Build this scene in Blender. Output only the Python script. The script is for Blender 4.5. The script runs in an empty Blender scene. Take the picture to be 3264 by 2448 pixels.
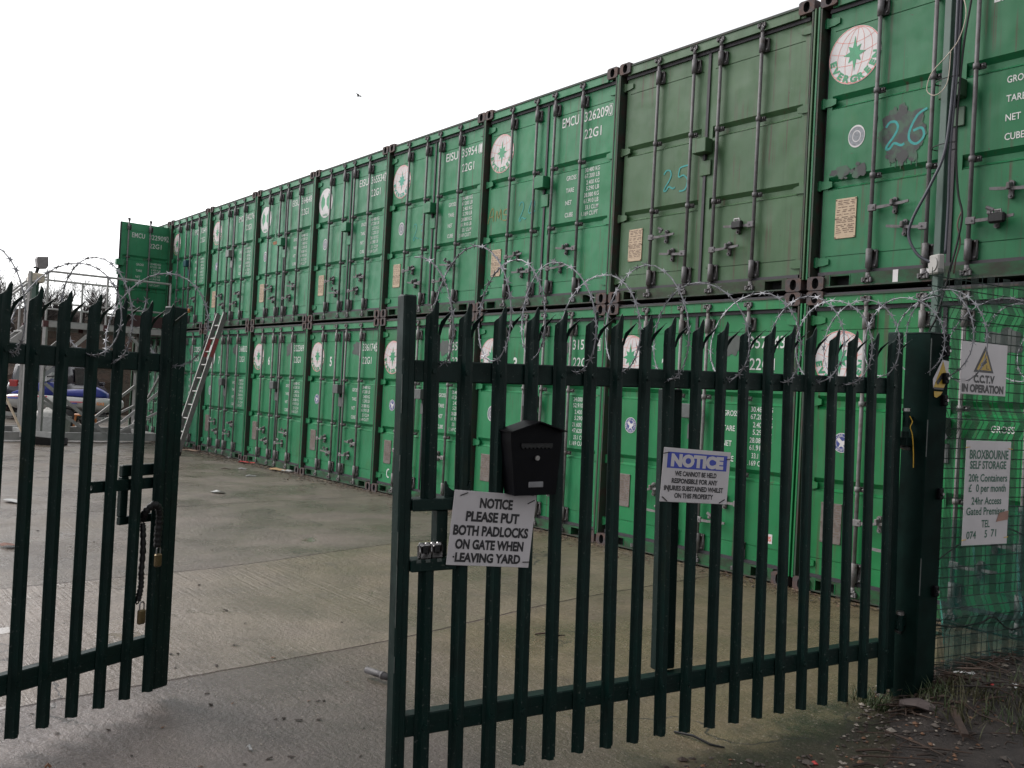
import bpy, math, random
from mathutils import Vector, Matrix
rnd = random.Random(7)
SC = bpy.context.scene
COL = SC.collection
PI = math.pi

# ------------------------------------------------------------------ camera
cam_d = bpy.data.cameras.new('camera')
cam_d.sensor_width = 36.0
cam_d.lens = 33.0
cam_d.clip_start = 0.05
cam_d.clip_end = 3000
cam = bpy.data.objects.new('camera', cam_d)
COL.objects.link(cam)
def cam_axes(yaw, pitch, roll):
    cy, sy = math.cos(yaw), math.sin(yaw)
    f = Vector((sy*math.cos(pitch), cy*math.cos(pitch), math.sin(pitch)))
    r = Vector((cy, -sy, 0)); u = r.cross(f)
    c, s = math.cos(roll), math.sin(roll)
    return r*c+u*s, -r*s+u*c, f
CAM = Vector((22.310, -7.006, 1.5815))
cr, cu, cf = cam_axes(-0.91149, 0.008863, 0.051786)
cam.matrix_world = Matrix(((cr.x, cu.x, -cf.x, CAM.x), (cr.y, cu.y, -cf.y, CAM.y), (cr.z, cu.z, -cf.z, CAM.z), (0, 0, 0, 1)))
SC.camera = cam

# ------------------------------------------------------------------ world, sun, exposure
SUN_DIR = Vector((-0.62, -0.42, 0.66)).normalized()      # from the ground towards the sun
world = bpy.data.worlds.new('World'); SC.world = world
world.use_nodes = True
wn, wl = world.node_tree.nodes, world.node_tree.links
wn.clear()
w_out = wn.new('ShaderNodeOutputWorld'); w_bg = wn.new('ShaderNodeBackground')
sky = wn.new('ShaderNodeTexSky'); sky.sky_type = 'NISHITA'; sky.sun_disc = False
sky.sun_elevation = math.asin(SUN_DIR.z)
sky.sun_rotation = math.atan2(SUN_DIR.x, SUN_DIR.y)
sky.air_density = 1.0; sky.dust_density = 1.0; sky.ozone_density = 1.0
hs = wn.new('ShaderNodeHueSaturation'); hs.inputs['Saturation'].default_value = 0.06
wl.new(sky.outputs[0], hs.inputs['Color']); wl.new(hs.outputs[0], w_bg.inputs['Color'])
w_bg.inputs['Strength'].default_value = 0.14
wl.new(w_bg.outputs[0], w_out.inputs[0])
sun_d = bpy.data.lights.new('sun', 'SUN'); sun_d.energy = 1.3; sun_d.angle = math.radians(26); sun_d.color = (1, .97, .93)
sun = bpy.data.objects.new('sun', sun_d); COL.objects.link(sun)
sun.rotation_euler = SUN_DIR.to_track_quat('Z', 'Y').to_euler()
SC.view_settings.view_transform = 'Standard'; SC.view_settings.look = 'None'
SC.view_settings.exposure = 1.05; SC.view_settings.gamma = 1.0
try: SC.view_settings.use_curve_mapping = False
except Exception: pass

# ------------------------------------------------------------------ materials
MATS = {}
def nodes_of(name):
    m = bpy.data.materials.new(name); m.use_nodes = True
    nt = m.node_tree; b = nt.nodes['Principled BSDF']
    return m, nt, b
def N(nt, typ, **kw):
    n = nt.nodes.new(typ)
    for k, v in kw.items():
        if k in n.inputs: n.inputs[k].default_value = v
        else: setattr(n, k, v)
    return n
def coords(nt, scale=(1, 1, 1), rand=True, world_space=False):
    if world_space:
        g = N(nt, 'ShaderNodeNewGeometry'); src = g.outputs['Position']
    else:
        g = N(nt, 'ShaderNodeTexCoord'); src = g.outputs['Object']
    if rand:
        oi = N(nt, 'ShaderNodeObjectInfo')
        mul = N(nt, 'ShaderNodeMath', operation='MULTIPLY'); mul.inputs[1].default_value = 37.0
        nt.links.new(oi.outputs['Random'], mul.inputs[0])
        add = N(nt, 'ShaderNodeVectorMath', operation='ADD')
        nt.links.new(src, add.inputs[0]); nt.links.new(mul.outputs[0], add.inputs[1]); src = add.outputs[0]
    mp = N(nt, 'ShaderNodeMapping'); mp.inputs['Scale'].default_value = scale
    nt.links.new(src, mp.inputs['Vector'])
    return mp.outputs[0]
def noise(nt, vec, scale, detail=4, rough=.55, dist=0):
    n = N(nt, 'ShaderNodeTexNoise'); n.inputs['Scale'].default_value = scale
    n.inputs['Detail'].default_value = detail; n.inputs['Roughness'].default_value = rough; n.inputs['Distortion'].default_value = dist
    nt.links.new(vec, n.inputs['Vector']); return n.outputs[0]
def ramp(nt, fac, p0, p1, c0=(0, 0, 0, 1), c1=(1, 1, 1, 1)):
    r = N(nt, 'ShaderNodeMapRange'); r.inputs['From Min'].default_value = p0; r.inputs['From Max'].default_value = p1
    r.inputs['To Min'].default_value = c0[0] if isinstance(c0, tuple) else c0
    r.inputs['To Max'].default_value = c1[0] if isinstance(c1, tuple) else c1
    nt.links.new(fac, r.inputs['Value']); return r.outputs[0]
def mix(nt, fac, a, b, mode='MIX'):
    m = N(nt, 'ShaderNodeMix', data_type='RGBA', blend_type=mode)
    for sock, v in ((m.inputs[0], fac), (m.inputs[6], a), (m.inputs[7], b)):
        if hasattr(v, 'is_linked'): nt.links.new(v, sock)
        elif isinstance(v, (int, float)): sock.default_value = v
        else: sock.default_value = (*v[:3], 1)
    return m.outputs[2]
def bump(nt, b, h, strength=.3, dist=.01):
    n = N(nt, 'ShaderNodeBump'); n.inputs['Strength'].default_value = strength; n.inputs['Distance'].default_value = dist
    nt.links.new(h, n.inputs['Height']); nt.links.new(n.outputs[0], b.inputs['Normal'])
def simple(name, col, rough=.6, metal=0.0, var=.25, scale=18, bumpy=0.0, col2=None, lo=.45, hi=.65, spec=.5):
    if name in MATS: return MATS[name]
    m, nt, b = nodes_of(name)
    v = coords(nt)
    f = noise(nt, v, scale, 5)
    c2 = col2 or tuple(c*(1-var) for c in col)
    c1 = col if col2 else tuple(min(1, c*(1+var*.5)) for c in col)
    out = mix(nt, ramp(nt, f, lo if col2 else .3, hi if col2 else .7), c1, c2)
    nt.links.new(out, b.inputs['Base Color'])
    b.inputs['Roughness'].default_value = rough; b.inputs['Metallic'].default_value = metal
    b.inputs['Specular IOR Level'].default_value = spec
    if bumpy: bump(nt, b, noise(nt, v, scale*2, 6), bumpy)
    MATS[name] = m; return m
def paint_mat():
    m, nt, b = nodes_of('container_paint')
    oi = N(nt, 'ShaderNodeObjectInfo')
    v = coords(nt)
    base = oi.outputs['Color']
    fade = noise(nt, v, 1.1, 6, .6)
    c = mix(nt, ramp(nt, fade, .35, .7), base, mix(nt, 1.0, base, (.72, .78, .74), 'MULTIPLY'))
    chalk = noise(nt, coords(nt, (2.2, 2.2, .55)), 2.2, 5, .6)
    c = mix(nt, ramp(nt, chalk, .58, .80, 0.0, .16), c, (.10, .24, .15))
    st = noise(nt, coords(nt, (9, 9, .35)), 2.0, 5, .65, .4)
    c = mix(nt, ramp(nt, st, .55, .72, 0.0, .5), c, mix(nt, 1.0, c, (.55, .6, .5), 'MULTIPLY'))
    alg = noise(nt, coords(nt, (1, 1, .6)), 3.4, 5, .6)
    c = mix(nt, ramp(nt, alg, .6, .75, 0.0, .35), c, (.03, .10, .02))
    rr = noise(nt, coords(nt, (13, 13, .28)), 1.7, 5, .6, .3); rp = noise(nt, v, 1.9, 2)
    rm = N(nt, 'ShaderNodeMath', operation='MULTIPLY'); nt.links.new(ramp(nt, rr, .57, .68, 0, .85), rm.inputs[0]); nt.links.new(ramp(nt, rp, .42, .58), rm.inputs[1])
    c = mix(nt, rm.outputs[0], c, (.050, .028, .018))
    sc = noise(nt, coords(nt, (3, 3, 16)), 2.6, 6, .7, .8)
    c = mix(nt, ramp(nt, sc, .68, .72, 0, .45), c, (.10, .17, .12))
    sp = noise(nt, v, 42, 3, .5)
    c = mix(nt, ramp(nt, sp, .70, .74, 0.0, .8), c, (.035, .024, .018))
    nt.links.new(c, b.inputs['Base Color'])
    r = noise(nt, v, 6, 4); nt.links.new(ramp(nt, r, .3, .7, .36, .62), b.inputs['Roughness']); b.inputs['Specular IOR Level'].default_value = .32
    dent = noise(nt, coords(nt, (1, 1, .8)), 2.4, 2)
    bump(nt, b, dent, .45, .04)
    MATS['paint'] = m; return m
PAINT = paint_mat()
def grime_mat():
    m, nt, b = nodes_of('grimy_sill_paint'); oi = N(nt, 'ShaderNodeObjectInfo'); v = coords(nt)
    a = noise(nt, coords(nt, (1.6, 1.6, 3)), 2.6, 6, .65); f = noise(nt, v, 24, 5, .7)
    c = mix(nt, ramp(nt, a, .30, .62, .30, 1.0), oi.outputs['Color'], (.020, .024, .016)); c = mix(nt, ramp(nt, f, .52, .68, 0, .7), c, (.030, .020, .015))
    nt.links.new(c, b.inputs['Base Color']); b.inputs['Roughness'].default_value = .7; b.inputs['Specular IOR Level'].default_value = .25
    return m
GRIME = grime_mat()
RUST = simple('rusty_casting', (.040, .033, .036), .8, 0, col2=(.068, .036, .028), scale=14, bumpy=.4, lo=.4, hi=.62)
DARKIN = simple('dark_opening', (.006, .006, .007), .9)
GASKET = simple('black_rubber', (.016, .013, .019), .65, bumpy=.2)
RUSTPOST = simple('rust_streaked_post', (.016, .034, .020), .75, col2=(.036, .021, .016), scale=9, lo=.45, hi=.66, bumpy=.3)
def rod_mat(name, col, rust):
    m, nt, b = nodes_of(name); v = coords(nt); f = noise(nt, v, 16, 6, .65)
    c = mix(nt, ramp(nt, f, .48, .66), col, rust)
    g = noise(nt, coords(nt, (1, 1, .2)), 30, 4); c = mix(nt, ramp(nt, g, .45, .75, 0, .6), c, tuple(x*.55 for x in col))
    nt.links.new(c, b.inputs['Base Color']); b.inputs['Roughness'].default_value = .62; b.inputs['Metallic'].default_value = 0
    bump(nt, b, f, .25); MATS[name] = m; return m
ROD_UP = rod_mat('weathered_lock_rod', (.098, .092, .098), (.055, .045, .042))
ROD_LO = rod_mat('grey_lock_rod', (.15, .143, .143), (.085, .068, .06))
WHITE = simple('white_lettering', (.50, .50, .49), .6, var=.12, scale=25)
STICKER = simple('white_vinyl', (.46, .44, .445), .55, var=.10, scale=9)
LOGOGREEN = simple('logo_green', (.012, .20, .085), .5)
LOGOTEAL = simple('logo_teal', (.01, .22, .15), .5)
LOGORED = simple('logo_red', (.55, .10, .06), .6)
NAVY = simple('sticker_blue', (.015, .03, .17), .5)
GREYSTK = simple('faded_sticker_grey', (.16, .17, .19), .6, var=.4, scale=40)
TAN = simple('tan_data_plate', (.34, .25, .165), .55, col2=(.24, .165, .105), scale=30, lo=.5, hi=.75)
GREYPLATE = simple('grey_data_plate', (.12, .10, .09), .6, col2=(.07, .054, .046), scale=16, lo=.45, hi=.7)
DARKTXT = simple('plate_text', (.10, .06, .04), .7)
PATCH = simple('grey_overpaint', (.038, .046, .042), .6, var=.3, scale=12)
BLACKPATCH = simple('dark_overpaint', (.009, .010, .011), .6, col2=(.012, .05, .024), scale=9, lo=.46, hi=.56)
CHALK = simple('turquoise_marker', (.015, .22, .21), .7, var=.3, scale=40)
CHALKO = simple('orange_marker', (.18, .16, .05), .8, var=.3, scale=40)
GATE = simple('dark_green_gate_paint', (.0020, .0112, .0088), .45, var=.45, scale=9, bumpy=.2, spec=.13)
def gate_mat():
    m, nt, b = nodes_of('dark_green_gate_paint_chipped'); v = coords(nt)
    f = noise(nt, v, 9, 5); c = mix(nt, ramp(nt, f, .3, .7), (.0022, .0142, .0120), (.0013, .0082, .0070))
    c = mix(nt, ramp(nt, noise(nt, v, 80, 2), .67, .71, 0, .8), c, (.050, .058, .054))
    c = mix(nt, ramp(nt, noise(nt, coords(nt, (60, 60, 2.2)), 1.6, 4, .6), .63, .72, 0, .30), c, (.030, .038, .036))
    c = mix(nt, ramp(nt, noise(nt, coords(nt, (1, 1, .5)), 5, 5, .65), .62, .72, 0, .5), c, (.012, .018, .010))
    nt.links.new(c, b.inputs['Base Color']); nt.links.new(ramp(nt, f, .3, .7, .36, .58), b.inputs['Roughness']); b.inputs['Specular IOR Level'].default_value = .17
    bump(nt, b, noise(nt, v, 14, 4), .15); return m
GATE = gate_mat()
GATEWEAR = simple('worn_gate_edge', (.05, .062, .058), .6, var=.4, scale=60)
GALV = simple('galvanised_wire', (.21, .21, .23), .5, .3, var=.3, scale=60)
STEEL = simple('polished_steel', (.26, .25, .25), .28, .9, var=.2, scale=30)
BRASS = simple('brass_lock', (.12, .085, .04), .4, .6, var=.3, scale=30)
BLACK = simple('black_box_paint', (.0022, .0022, .0035), .5, var=.3, spec=.08)
BLACKP = simple('black_plastic', (.006, .006, .007), .5, spec=.3)
SIGNW = simple('white_sign_board', (.42, .395, .412), .5, var=.08, scale=5)
SIGNBLUE = simple('sign_blue', (.022, .04, .30), .5, var=.1)
SIGNBLK = simple('sign_black', (.008, .007, .01), .5)
SIGNGRN = simple('sign_green_letters', (.008, .075, .045), .5)
SIGNYEL = simple('sign_yellow', (.36, .23, .012), .5, var=.12)
TAPE = simple('brown_tape', (.22, .10, .07), .4)
YSTR = simple('yellow_string', (.55, .33, .03), .7)
MESHW = simple('green_fence_wire', (.002, .014, .011), .5, var=.2)
POLE = simple('grey_green_pole', (.030, .065, .05), .55, var=.25, scale=8)
JBOX = simple('pale_plastic_box', (.25, .24, .23), .5, var=.1)
CABLE = simple('grey_cable', (.035, .036, .05), .5)
CABLEW = simple('pale_cable', (.40, .34, .28), .6)
GANTRY = simple('white_steel_tube', (.30, .29, .285), .5, var=.2, scale=8)
GANTRYG = simple('grey_steel_section', (.22, .22, .215), .55, var=.25, scale=6)
REDCLAMP = simple('dark_red_clamp', (.06, .014, .016), .6)
BROWNBOARD = simple('dark_red_board', (.045, .018, .02), .7)
ALU = simple('aluminium_ladder', (.15, .14, .14), .55, .3, var=.25, scale=12)
ALUB = simple('bright_ladder_edge', (.34, .33, .32), .5, .3)
REDLAB = simple('red_ladder_label', (.25, .045, .05), .6, var=.3)
LAMPG = simple('grey_lamp_housing', (.16, .145, .15), .5)
BEIGE = simple('beige_housing', (.48, .42, .34), .5)
JETW = simple('jetski_white', (.34, .335, .33), .3, var=.06)
JETB = simple('jetski_blue', (.018, .028, .21), .4, var=.15)
JETR = simple('jetski_red', (.40, .015, .035), .35)
TYRE = simple('tyre_rubber', (.012, .012, .013), .8)
CARD = simple('dark_purple_car_paint', (.022, .02, .03), .25, var=.1)
CARG = simple('grey_car_paint', (.14, .15, .16), .3, var=.1)
GLASS = simple('car_glass', (.02, .025, .028), .06, var=.1, spec=.8)
LIGHTR = simple('red_tail_light', (.30, .012, .012), .25)
PLATE = simple('number_plate', (.55, .55, .50), .4)
PLANK = simple('pale_timber', (.50, .40, .30), .7)
BLUETUB = simple('blue_tub', (.012, .05, .17), .5)
REDBOX = simple('red_crate', (.38, .02, .02), .5)
ORANGE = simple('orange_plastic', (.38, .13, .03), .5)
WTUB = simple('white_tub', (.42, .42, .41), .5)
RAG = simple('crumpled_white_sheet', (.50, .49, .47), .8, var=.3, scale=20)
BARK = simple('bare_bark', (.030, .024, .022), .85, var=.3)
LEAFD = simple('dead_leaf', (.03, .018, .013), .75, var=.4)
LEAFB = simple('brown_leaf', (.13, .065, .035), .8, var=.4)
STONE = simple('pebble', (.08, .065, .055), .8, col2=(.035, .028, .025), scale=3, lo=.4, hi=.6)
PALESTONE = simple('pale_pebble', (.22, .19, .16), .7)
GRASS = simple('grass_blade', (.024, .042, .009), .65, col2=(.055, .045, .017), scale=4)
TWIG = simple('brown_twig', (.038, .020, .012), .8, col2=(.010, .008, .007), scale=6)
PAPER = simple('white_litter', (.34, .34, .34), .6, var=.15)
REDP = simple('red_litter', (.45, .03, .03), .5)
PIPE = simple('grey_iron_pipe', (.085, .08, .083), .6, .3, var=.35, scale=22, bumpy=.3)
FEATHER = simple('dark_feather', (.05, .05, .055), .8)
def netting_mat():
    m, nt, b = nodes_of('teal_debris_netting'); v = coords(nt, rand=False)
    f = noise(nt, v, 7, 4)
    nt.links.new(mix(nt, ramp(nt, f, .35, .65), (.008, .10, .085), (.015, .15, .12)), b.inputs['Base Color'])
    b.inputs['Roughness'].default_value = .6
    nt.links.new(ramp(nt, f, .3, .7, .45, .75), b.inputs['Alpha'])
    MATS['net'] = m; return m
NETTING = netting_mat()

# ------------------------------------------------------------------ mesh builder
class MB:
    def __init__(s): s.v = []; s.f = []; s.m = []; s.mats = []
    def mi(s, mat):
        if mat not in s.mats: s.mats.append(mat)
        return s.mats.index(mat)
    def add(s, vs, fs, mat):
        o = len(s.v); s.v.extend(tuple(v) for v in vs); k = s.mi(mat)
        for f in fs: s.f.append(tuple(o+i for i in f)); s.m.append(k)
    def box(s, x0, x1, y0, y1, z0, z1, mat, T=None):
        vs = [Vector((x, y, z)) for z in (z0, z1) for y in (y0, y1) for x in (x0, x1)]
        if T: vs = [T @ v for v in vs]
        s.add(vs, [(0, 2, 3, 1), (4, 5, 7, 6), (0, 1, 5, 4), (2, 6, 7, 3), (0, 4, 6, 2), (1, 3, 7, 5)], mat)
    def bbox(s, x0, x1, y0, y1, z0, z1, mat, b=.004, T=None):   # box with chamfered edges
        c = Vector(((x0+x1)/2, (y0+y1)/2, (z0+z1)/2)); h = Vector(((x1-x0)/2, (y1-y0)/2, (z1-z0)/2))
        b = min(b, min(h)*.8); vs = []; idx = {}
        for sx in (-1, 1):
            for sy in (-1, 1):
                for sz in (-1, 1):
                    for ax in range(3):
                        p = [sx*(h.x-b), sy*(h.y-b), sz*(h.z-b)]; p[ax] = (sx, sy, sz)[ax]*h[ax]
                        idx[(sx, sy, sz, ax)] = len(vs); vs.append(c+Vector(p))
        fs = []
        for ax in range(3):
            o1, o2 = [(1, 2), (2, 0), (0, 1)][ax]
            for sg in (-1, 1):
                q = []
                for a, bb in ((-1, -1), (1, -1), (1, 1), (-1, 1)):
                    k = [0, 0, 0]; k[ax] = sg; k[o1] = a; k[o2] = bb; q.append(idx[(*k, ax)])
                fs.append(tuple(q if sg > 0 else q[::-1]))
        for ax in range(3):
            o1, o2 = [(1, 2), (2, 0), (0, 1)][ax]
            for a in (-1, 1):
                for bb in (-1, 1):
                    def key(t, f):
                        k = [0, 0, 0]; k[ax] = t; k[o1] = a; k[o2] = bb; return idx[(*k, f)]
                    q = (key(-1, o1), key(1, o1), key(1, o2), key(-1, o2)); fs.append(q if a*bb > 0 else q[::-1])
        for sx in (-1, 1):
            for sy in (-1, 1):
                for sz in (-1, 1):
                    q = tuple(idx[(sx, sy, sz, a)] for a in range(3)); fs.append(q if sx*sy*sz > 0 else q[::-1])
        if T: vs = [T @ v for v in vs]
        s.add(vs, fs, mat)
    def tube(s, pts, r, mat, n=8, caps=True, closed=False):
        pts = [Vector(p) for p in pts]; L = len(pts)
        rs = r if isinstance(r, (list, tuple)) else [r]*L
        vs = []; up = None
        for i, p in enumerate(pts):
            if closed: t = pts[(i+1) % L]-pts[i-1]
            else: t = pts[min(i+1, L-1)]-pts[max(i-1, 0)]
            if t.length < 1e-9: t = Vector((0, 0, 1))
            t.normalize()
            if up is None:
                up = Vector((0, 0, 1)) if abs(t.z) < .9 else Vector((1, 0, 0))
            a = up-t*up.dot(t)
            if a.length < 1e-6: a = t.orthogonal()
            a.normalize(); up = a; b = t.cross(a)
            for k in range(n):
                th = 2*PI*k/n; vs.append(p+(a*math.cos(th)+b*math.sin(th))*rs[i])
        fs = []
        for i in range(L if closed else L-1):
            j = (i+1) % L
            for k in range(n): fs.append((i*n+k, i*n+(k+1) % n, j*n+(k+1) % n, j*n+k))
        if caps and not closed:
            fs.append(tuple(range(n))[::-1]); fs.append(tuple((L-1)*n+k for k in range(n)))
        s.add(vs, fs, mat)
    def bar(s, a, b, w, h, mat, up=(0, 0, 1)):
        a, b = Vector(a), Vector(b); t = (b-a).normalized(); u = Vector(up); u = u-t*u.dot(t)
        if u.length < 1e-5: u = t.orthogonal()
        u.normalize(); sd = t.cross(u)
        vs = [p+sd*x*w/2+u*z*h/2 for p in (a, b) for (x, z) in ((-1, -1), (1, -1), (1, 1), (-1, 1))]
        s.add(vs, [(0, 1, 2, 3), (7, 6, 5, 4), (0, 4, 5, 1), (1, 5, 6, 2), (2, 6, 7, 3), (3, 7, 4, 0)], mat)
    def prism(s, poly, y0, y1, mat, T=None):     # polygon in x,z extruded along y (y0 front)
        n = len(poly); vs = [Vector((x, y0, z)) for x, z in poly]+[Vector((x, y1, z)) for x, z in poly]
        if T: vs = [T @ v for v in vs]
        fs = [tuple(range(n)), tuple(range(n, 2*n))[::-1]]+[(i, i+n, (i+1) % n+n, (i+1) % n) for i in range(n)]
        s.add(vs, fs, mat)
    def lathe(s, prof, c, mat, n=16, axis='z'):
        vs = []; c = Vector(c)
        for r, h in prof:
            for k in range(n):
                a = 2*PI*k/n
                p = {'z': (r*math.cos(a), r*math.sin(a), h), 'y': (r*math.cos(a), h, r*math.sin(a)), 'x': (h, r*math.cos(a), r*math.sin(a))}[axis]
                vs.append(c+Vector(p))
        L = len(prof); fs = [(i*n+k, i*n+(k+1) % n, (i+1)*n+(k+1) % n, (i+1)*n+k) for i in range(L-1) for k in range(n)]
        fs.append(tuple(range(n))[::-1]); fs.append(tuple((L-1)*n+k for k in range(n)))
        s.add(vs, fs, mat)
    def mesh(s, name, smooth=False):
        me = bpy.data.meshes.new(name); me.from_pydata(s.v, [], s.f)
        for mt in s.mats: me.materials.append(mt)
        me.polygons.foreach_set('material_index', s.m)
        if smooth: me.polygons.foreach_set('use_smooth', [True]*len(s.f))
        me.update(); return me
    def build(s, name, parent=None, smooth=False, color=None, loc=None):
        return link(name, s.mesh(name, smooth), parent, color, loc)
def link(name, me, parent=None, color=None, loc=None):
    o = bpy.data.objects.new(name, me); COL.objects.link(o)
    if parent: o.parent = parent
    if color: o.color = (*color, 1)
    if loc: o.location = loc
    return o
def tag(o, label=None, cat=None, group=None, kind=None):
    if label: o['label'] = label
    if cat: o['category'] = cat
    if group: o['group'] = group
    if kind: o['kind'] = kind
    return o
def thing(name, label, cat, loc=(0, 0, 0), rz=0, group=None):
    o = bpy.data.objects.new(name, None); COL.objects.link(o); o.empty_display_size = .2
    o.location = loc; o.rotation_euler = (0, 0, rz)
    return tag(o, label, cat, group)

# text as flat triangles/ngons in x,z at depth y
_TX = {}
def glyphs(body, off=0.0):
    key = (body, off)
    if key not in _TX:
        cu_ = bpy.data.curves.new('lettering_curve', 'FONT'); cu_.body = body; cu_.offset = off; cu_.resolution_u = 3
        ob = bpy.data.objects.new('lettering_tmp', cu_); me = ob.to_mesh()
        vs = [(v.co.x, v.co.y) for v in me.vertices]; fs = [tuple(p.vertices) for p in me.polygons]
        ob.to_mesh_clear(); bpy.data.objects.remove(ob); bpy.data.curves.remove(cu_)
        _TX[key] = (vs, fs)
    return _TX[key]
CAPH = None
def text(mb, body, mat, x0, x1, z0, cap, y=0.0, off=0.01, align='L', wide=None):
    """letters of cap height `cap` on baseline z0; fitted to x0..x1, or `wide` em-scale when x1 is None"""
    global CAPH
    if CAPH is None:
        vs, _ = glyphs('H'); CAPH = max(v[1] for v in vs)
    vs, fs = glyphs(body, off)
    if not vs: return
    a, b = min(v[0] for v in vs), max(v[0] for v in vs)
    sz = cap/CAPH
    sx = (x1-x0)/(b-a) if x1 is not None else sz*(wide or 1)
    w = (b-a)*sx
    xo = x0 if (x1 is not None or align == 'L') else (x0-w if align == 'R' else x0-w/2)
    mb.add([(xo+(v[0]-a)*sx, y, z0+v[1]*sz) for v in vs], fs, mat)
def arc_text(mb, body, mat, cx, cz, r, a0, a1, cap, y, off=.02, wide=1.0, inward=False):
    n = len(body); vsH, _ = glyphs('H'); ch = max(v[1] for v in vsH); sz = cap/ch
    for i, chh in enumerate(body):
        if chh == ' ': continue
        vs, fs = glyphs(chh, off); a, b = min(v[0] for v in vs), max(v[0] for v in vs)
        th = a0+(a1-a0)*(i/(n-1) if n > 1 else .5)
        # letters stand on the circle with their tops towards the centre (bottom arc) or outwards (top arc)
        rad = Vector((math.cos(th), math.sin(th))); tanv = Vector((-rad.y, rad.x))
        up = -rad if inward else rad; rt = tanv if inward else -tanv
        base = Vector((cx, cz))+rad*(r)
        pts = []
        for v in vs:
            p = base+rt*((v[0]-(a+b)/2)*sz*wide)+up*((v[1])*sz); pts.append((p.x, y, p.y))
        mb.add(pts, fs, mat)
def disc(mb, cx, cz, r, y, mat, n=36, sx=1.0):
    mb.add([(cx+r*sx*math.cos(2*PI*k/n), y, cz+r*math.sin(2*PI*k/n)) for k in range(n)], [tuple(range(n))], mat)
def ring(mb, cx, cz, r0, r1, y, mat, n=36, a0=0, a1=2*PI, ex=1.0):
    vs = []; fs = []
    for k in range(n+1):
        a = a0+(a1-a0)*k/n
        vs += [(cx+r0*ex*math.cos(a), y, cz+r0*math.sin(a)), (cx+r1*(ex if ex == 1 else (r0*ex+(r1-r0))/r1)*math.cos(a), y, cz+r1*math.sin(a))]
    for k in range(n): fs.append((2*k, 2*k+2, 2*k+3, 2*k+1))
    mb.add(vs, fs, mat)
def ribbon(mb, pts, w, mat, y):
    P = [Vector(p) for p in pts]; vs = []; fs = []
    for i, p in enumerate(P):
        t = (P[min(i+1, len(P)-1)]-P[max(i-1, 0)]).normalized(); nn = Vector((-t.y, t.x))*w/2
        vs += [(p.x+nn.x, y, p.y+nn.y), (p.x-nn.x, y, p.y-nn.y)]
    for i in range(len(P)-1): fs.append((2*i, 2*i+1, 2*i+3, 2*i+2))
    mb.add(vs, fs, mat)
def smooth_pts(pts, sub=5):
    P = [Vector(p) for p in pts]; out = []
    for i in range(len(P)-1):
        p0, p1, p2, p3 = P[max(i-1, 0)], P[i], P[i+1], P[min(i+2, len(P)-1)]
        for k in range(sub):
            t = k/sub
            out.append(.5*((2*p1)+(-p0+p2)*t+(2*p0-5*p1+4*p2-p3)*t*t+(-p0+3*p1-3*p2+p3)*t**3))
    out.append(P[-1]); return out

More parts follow.
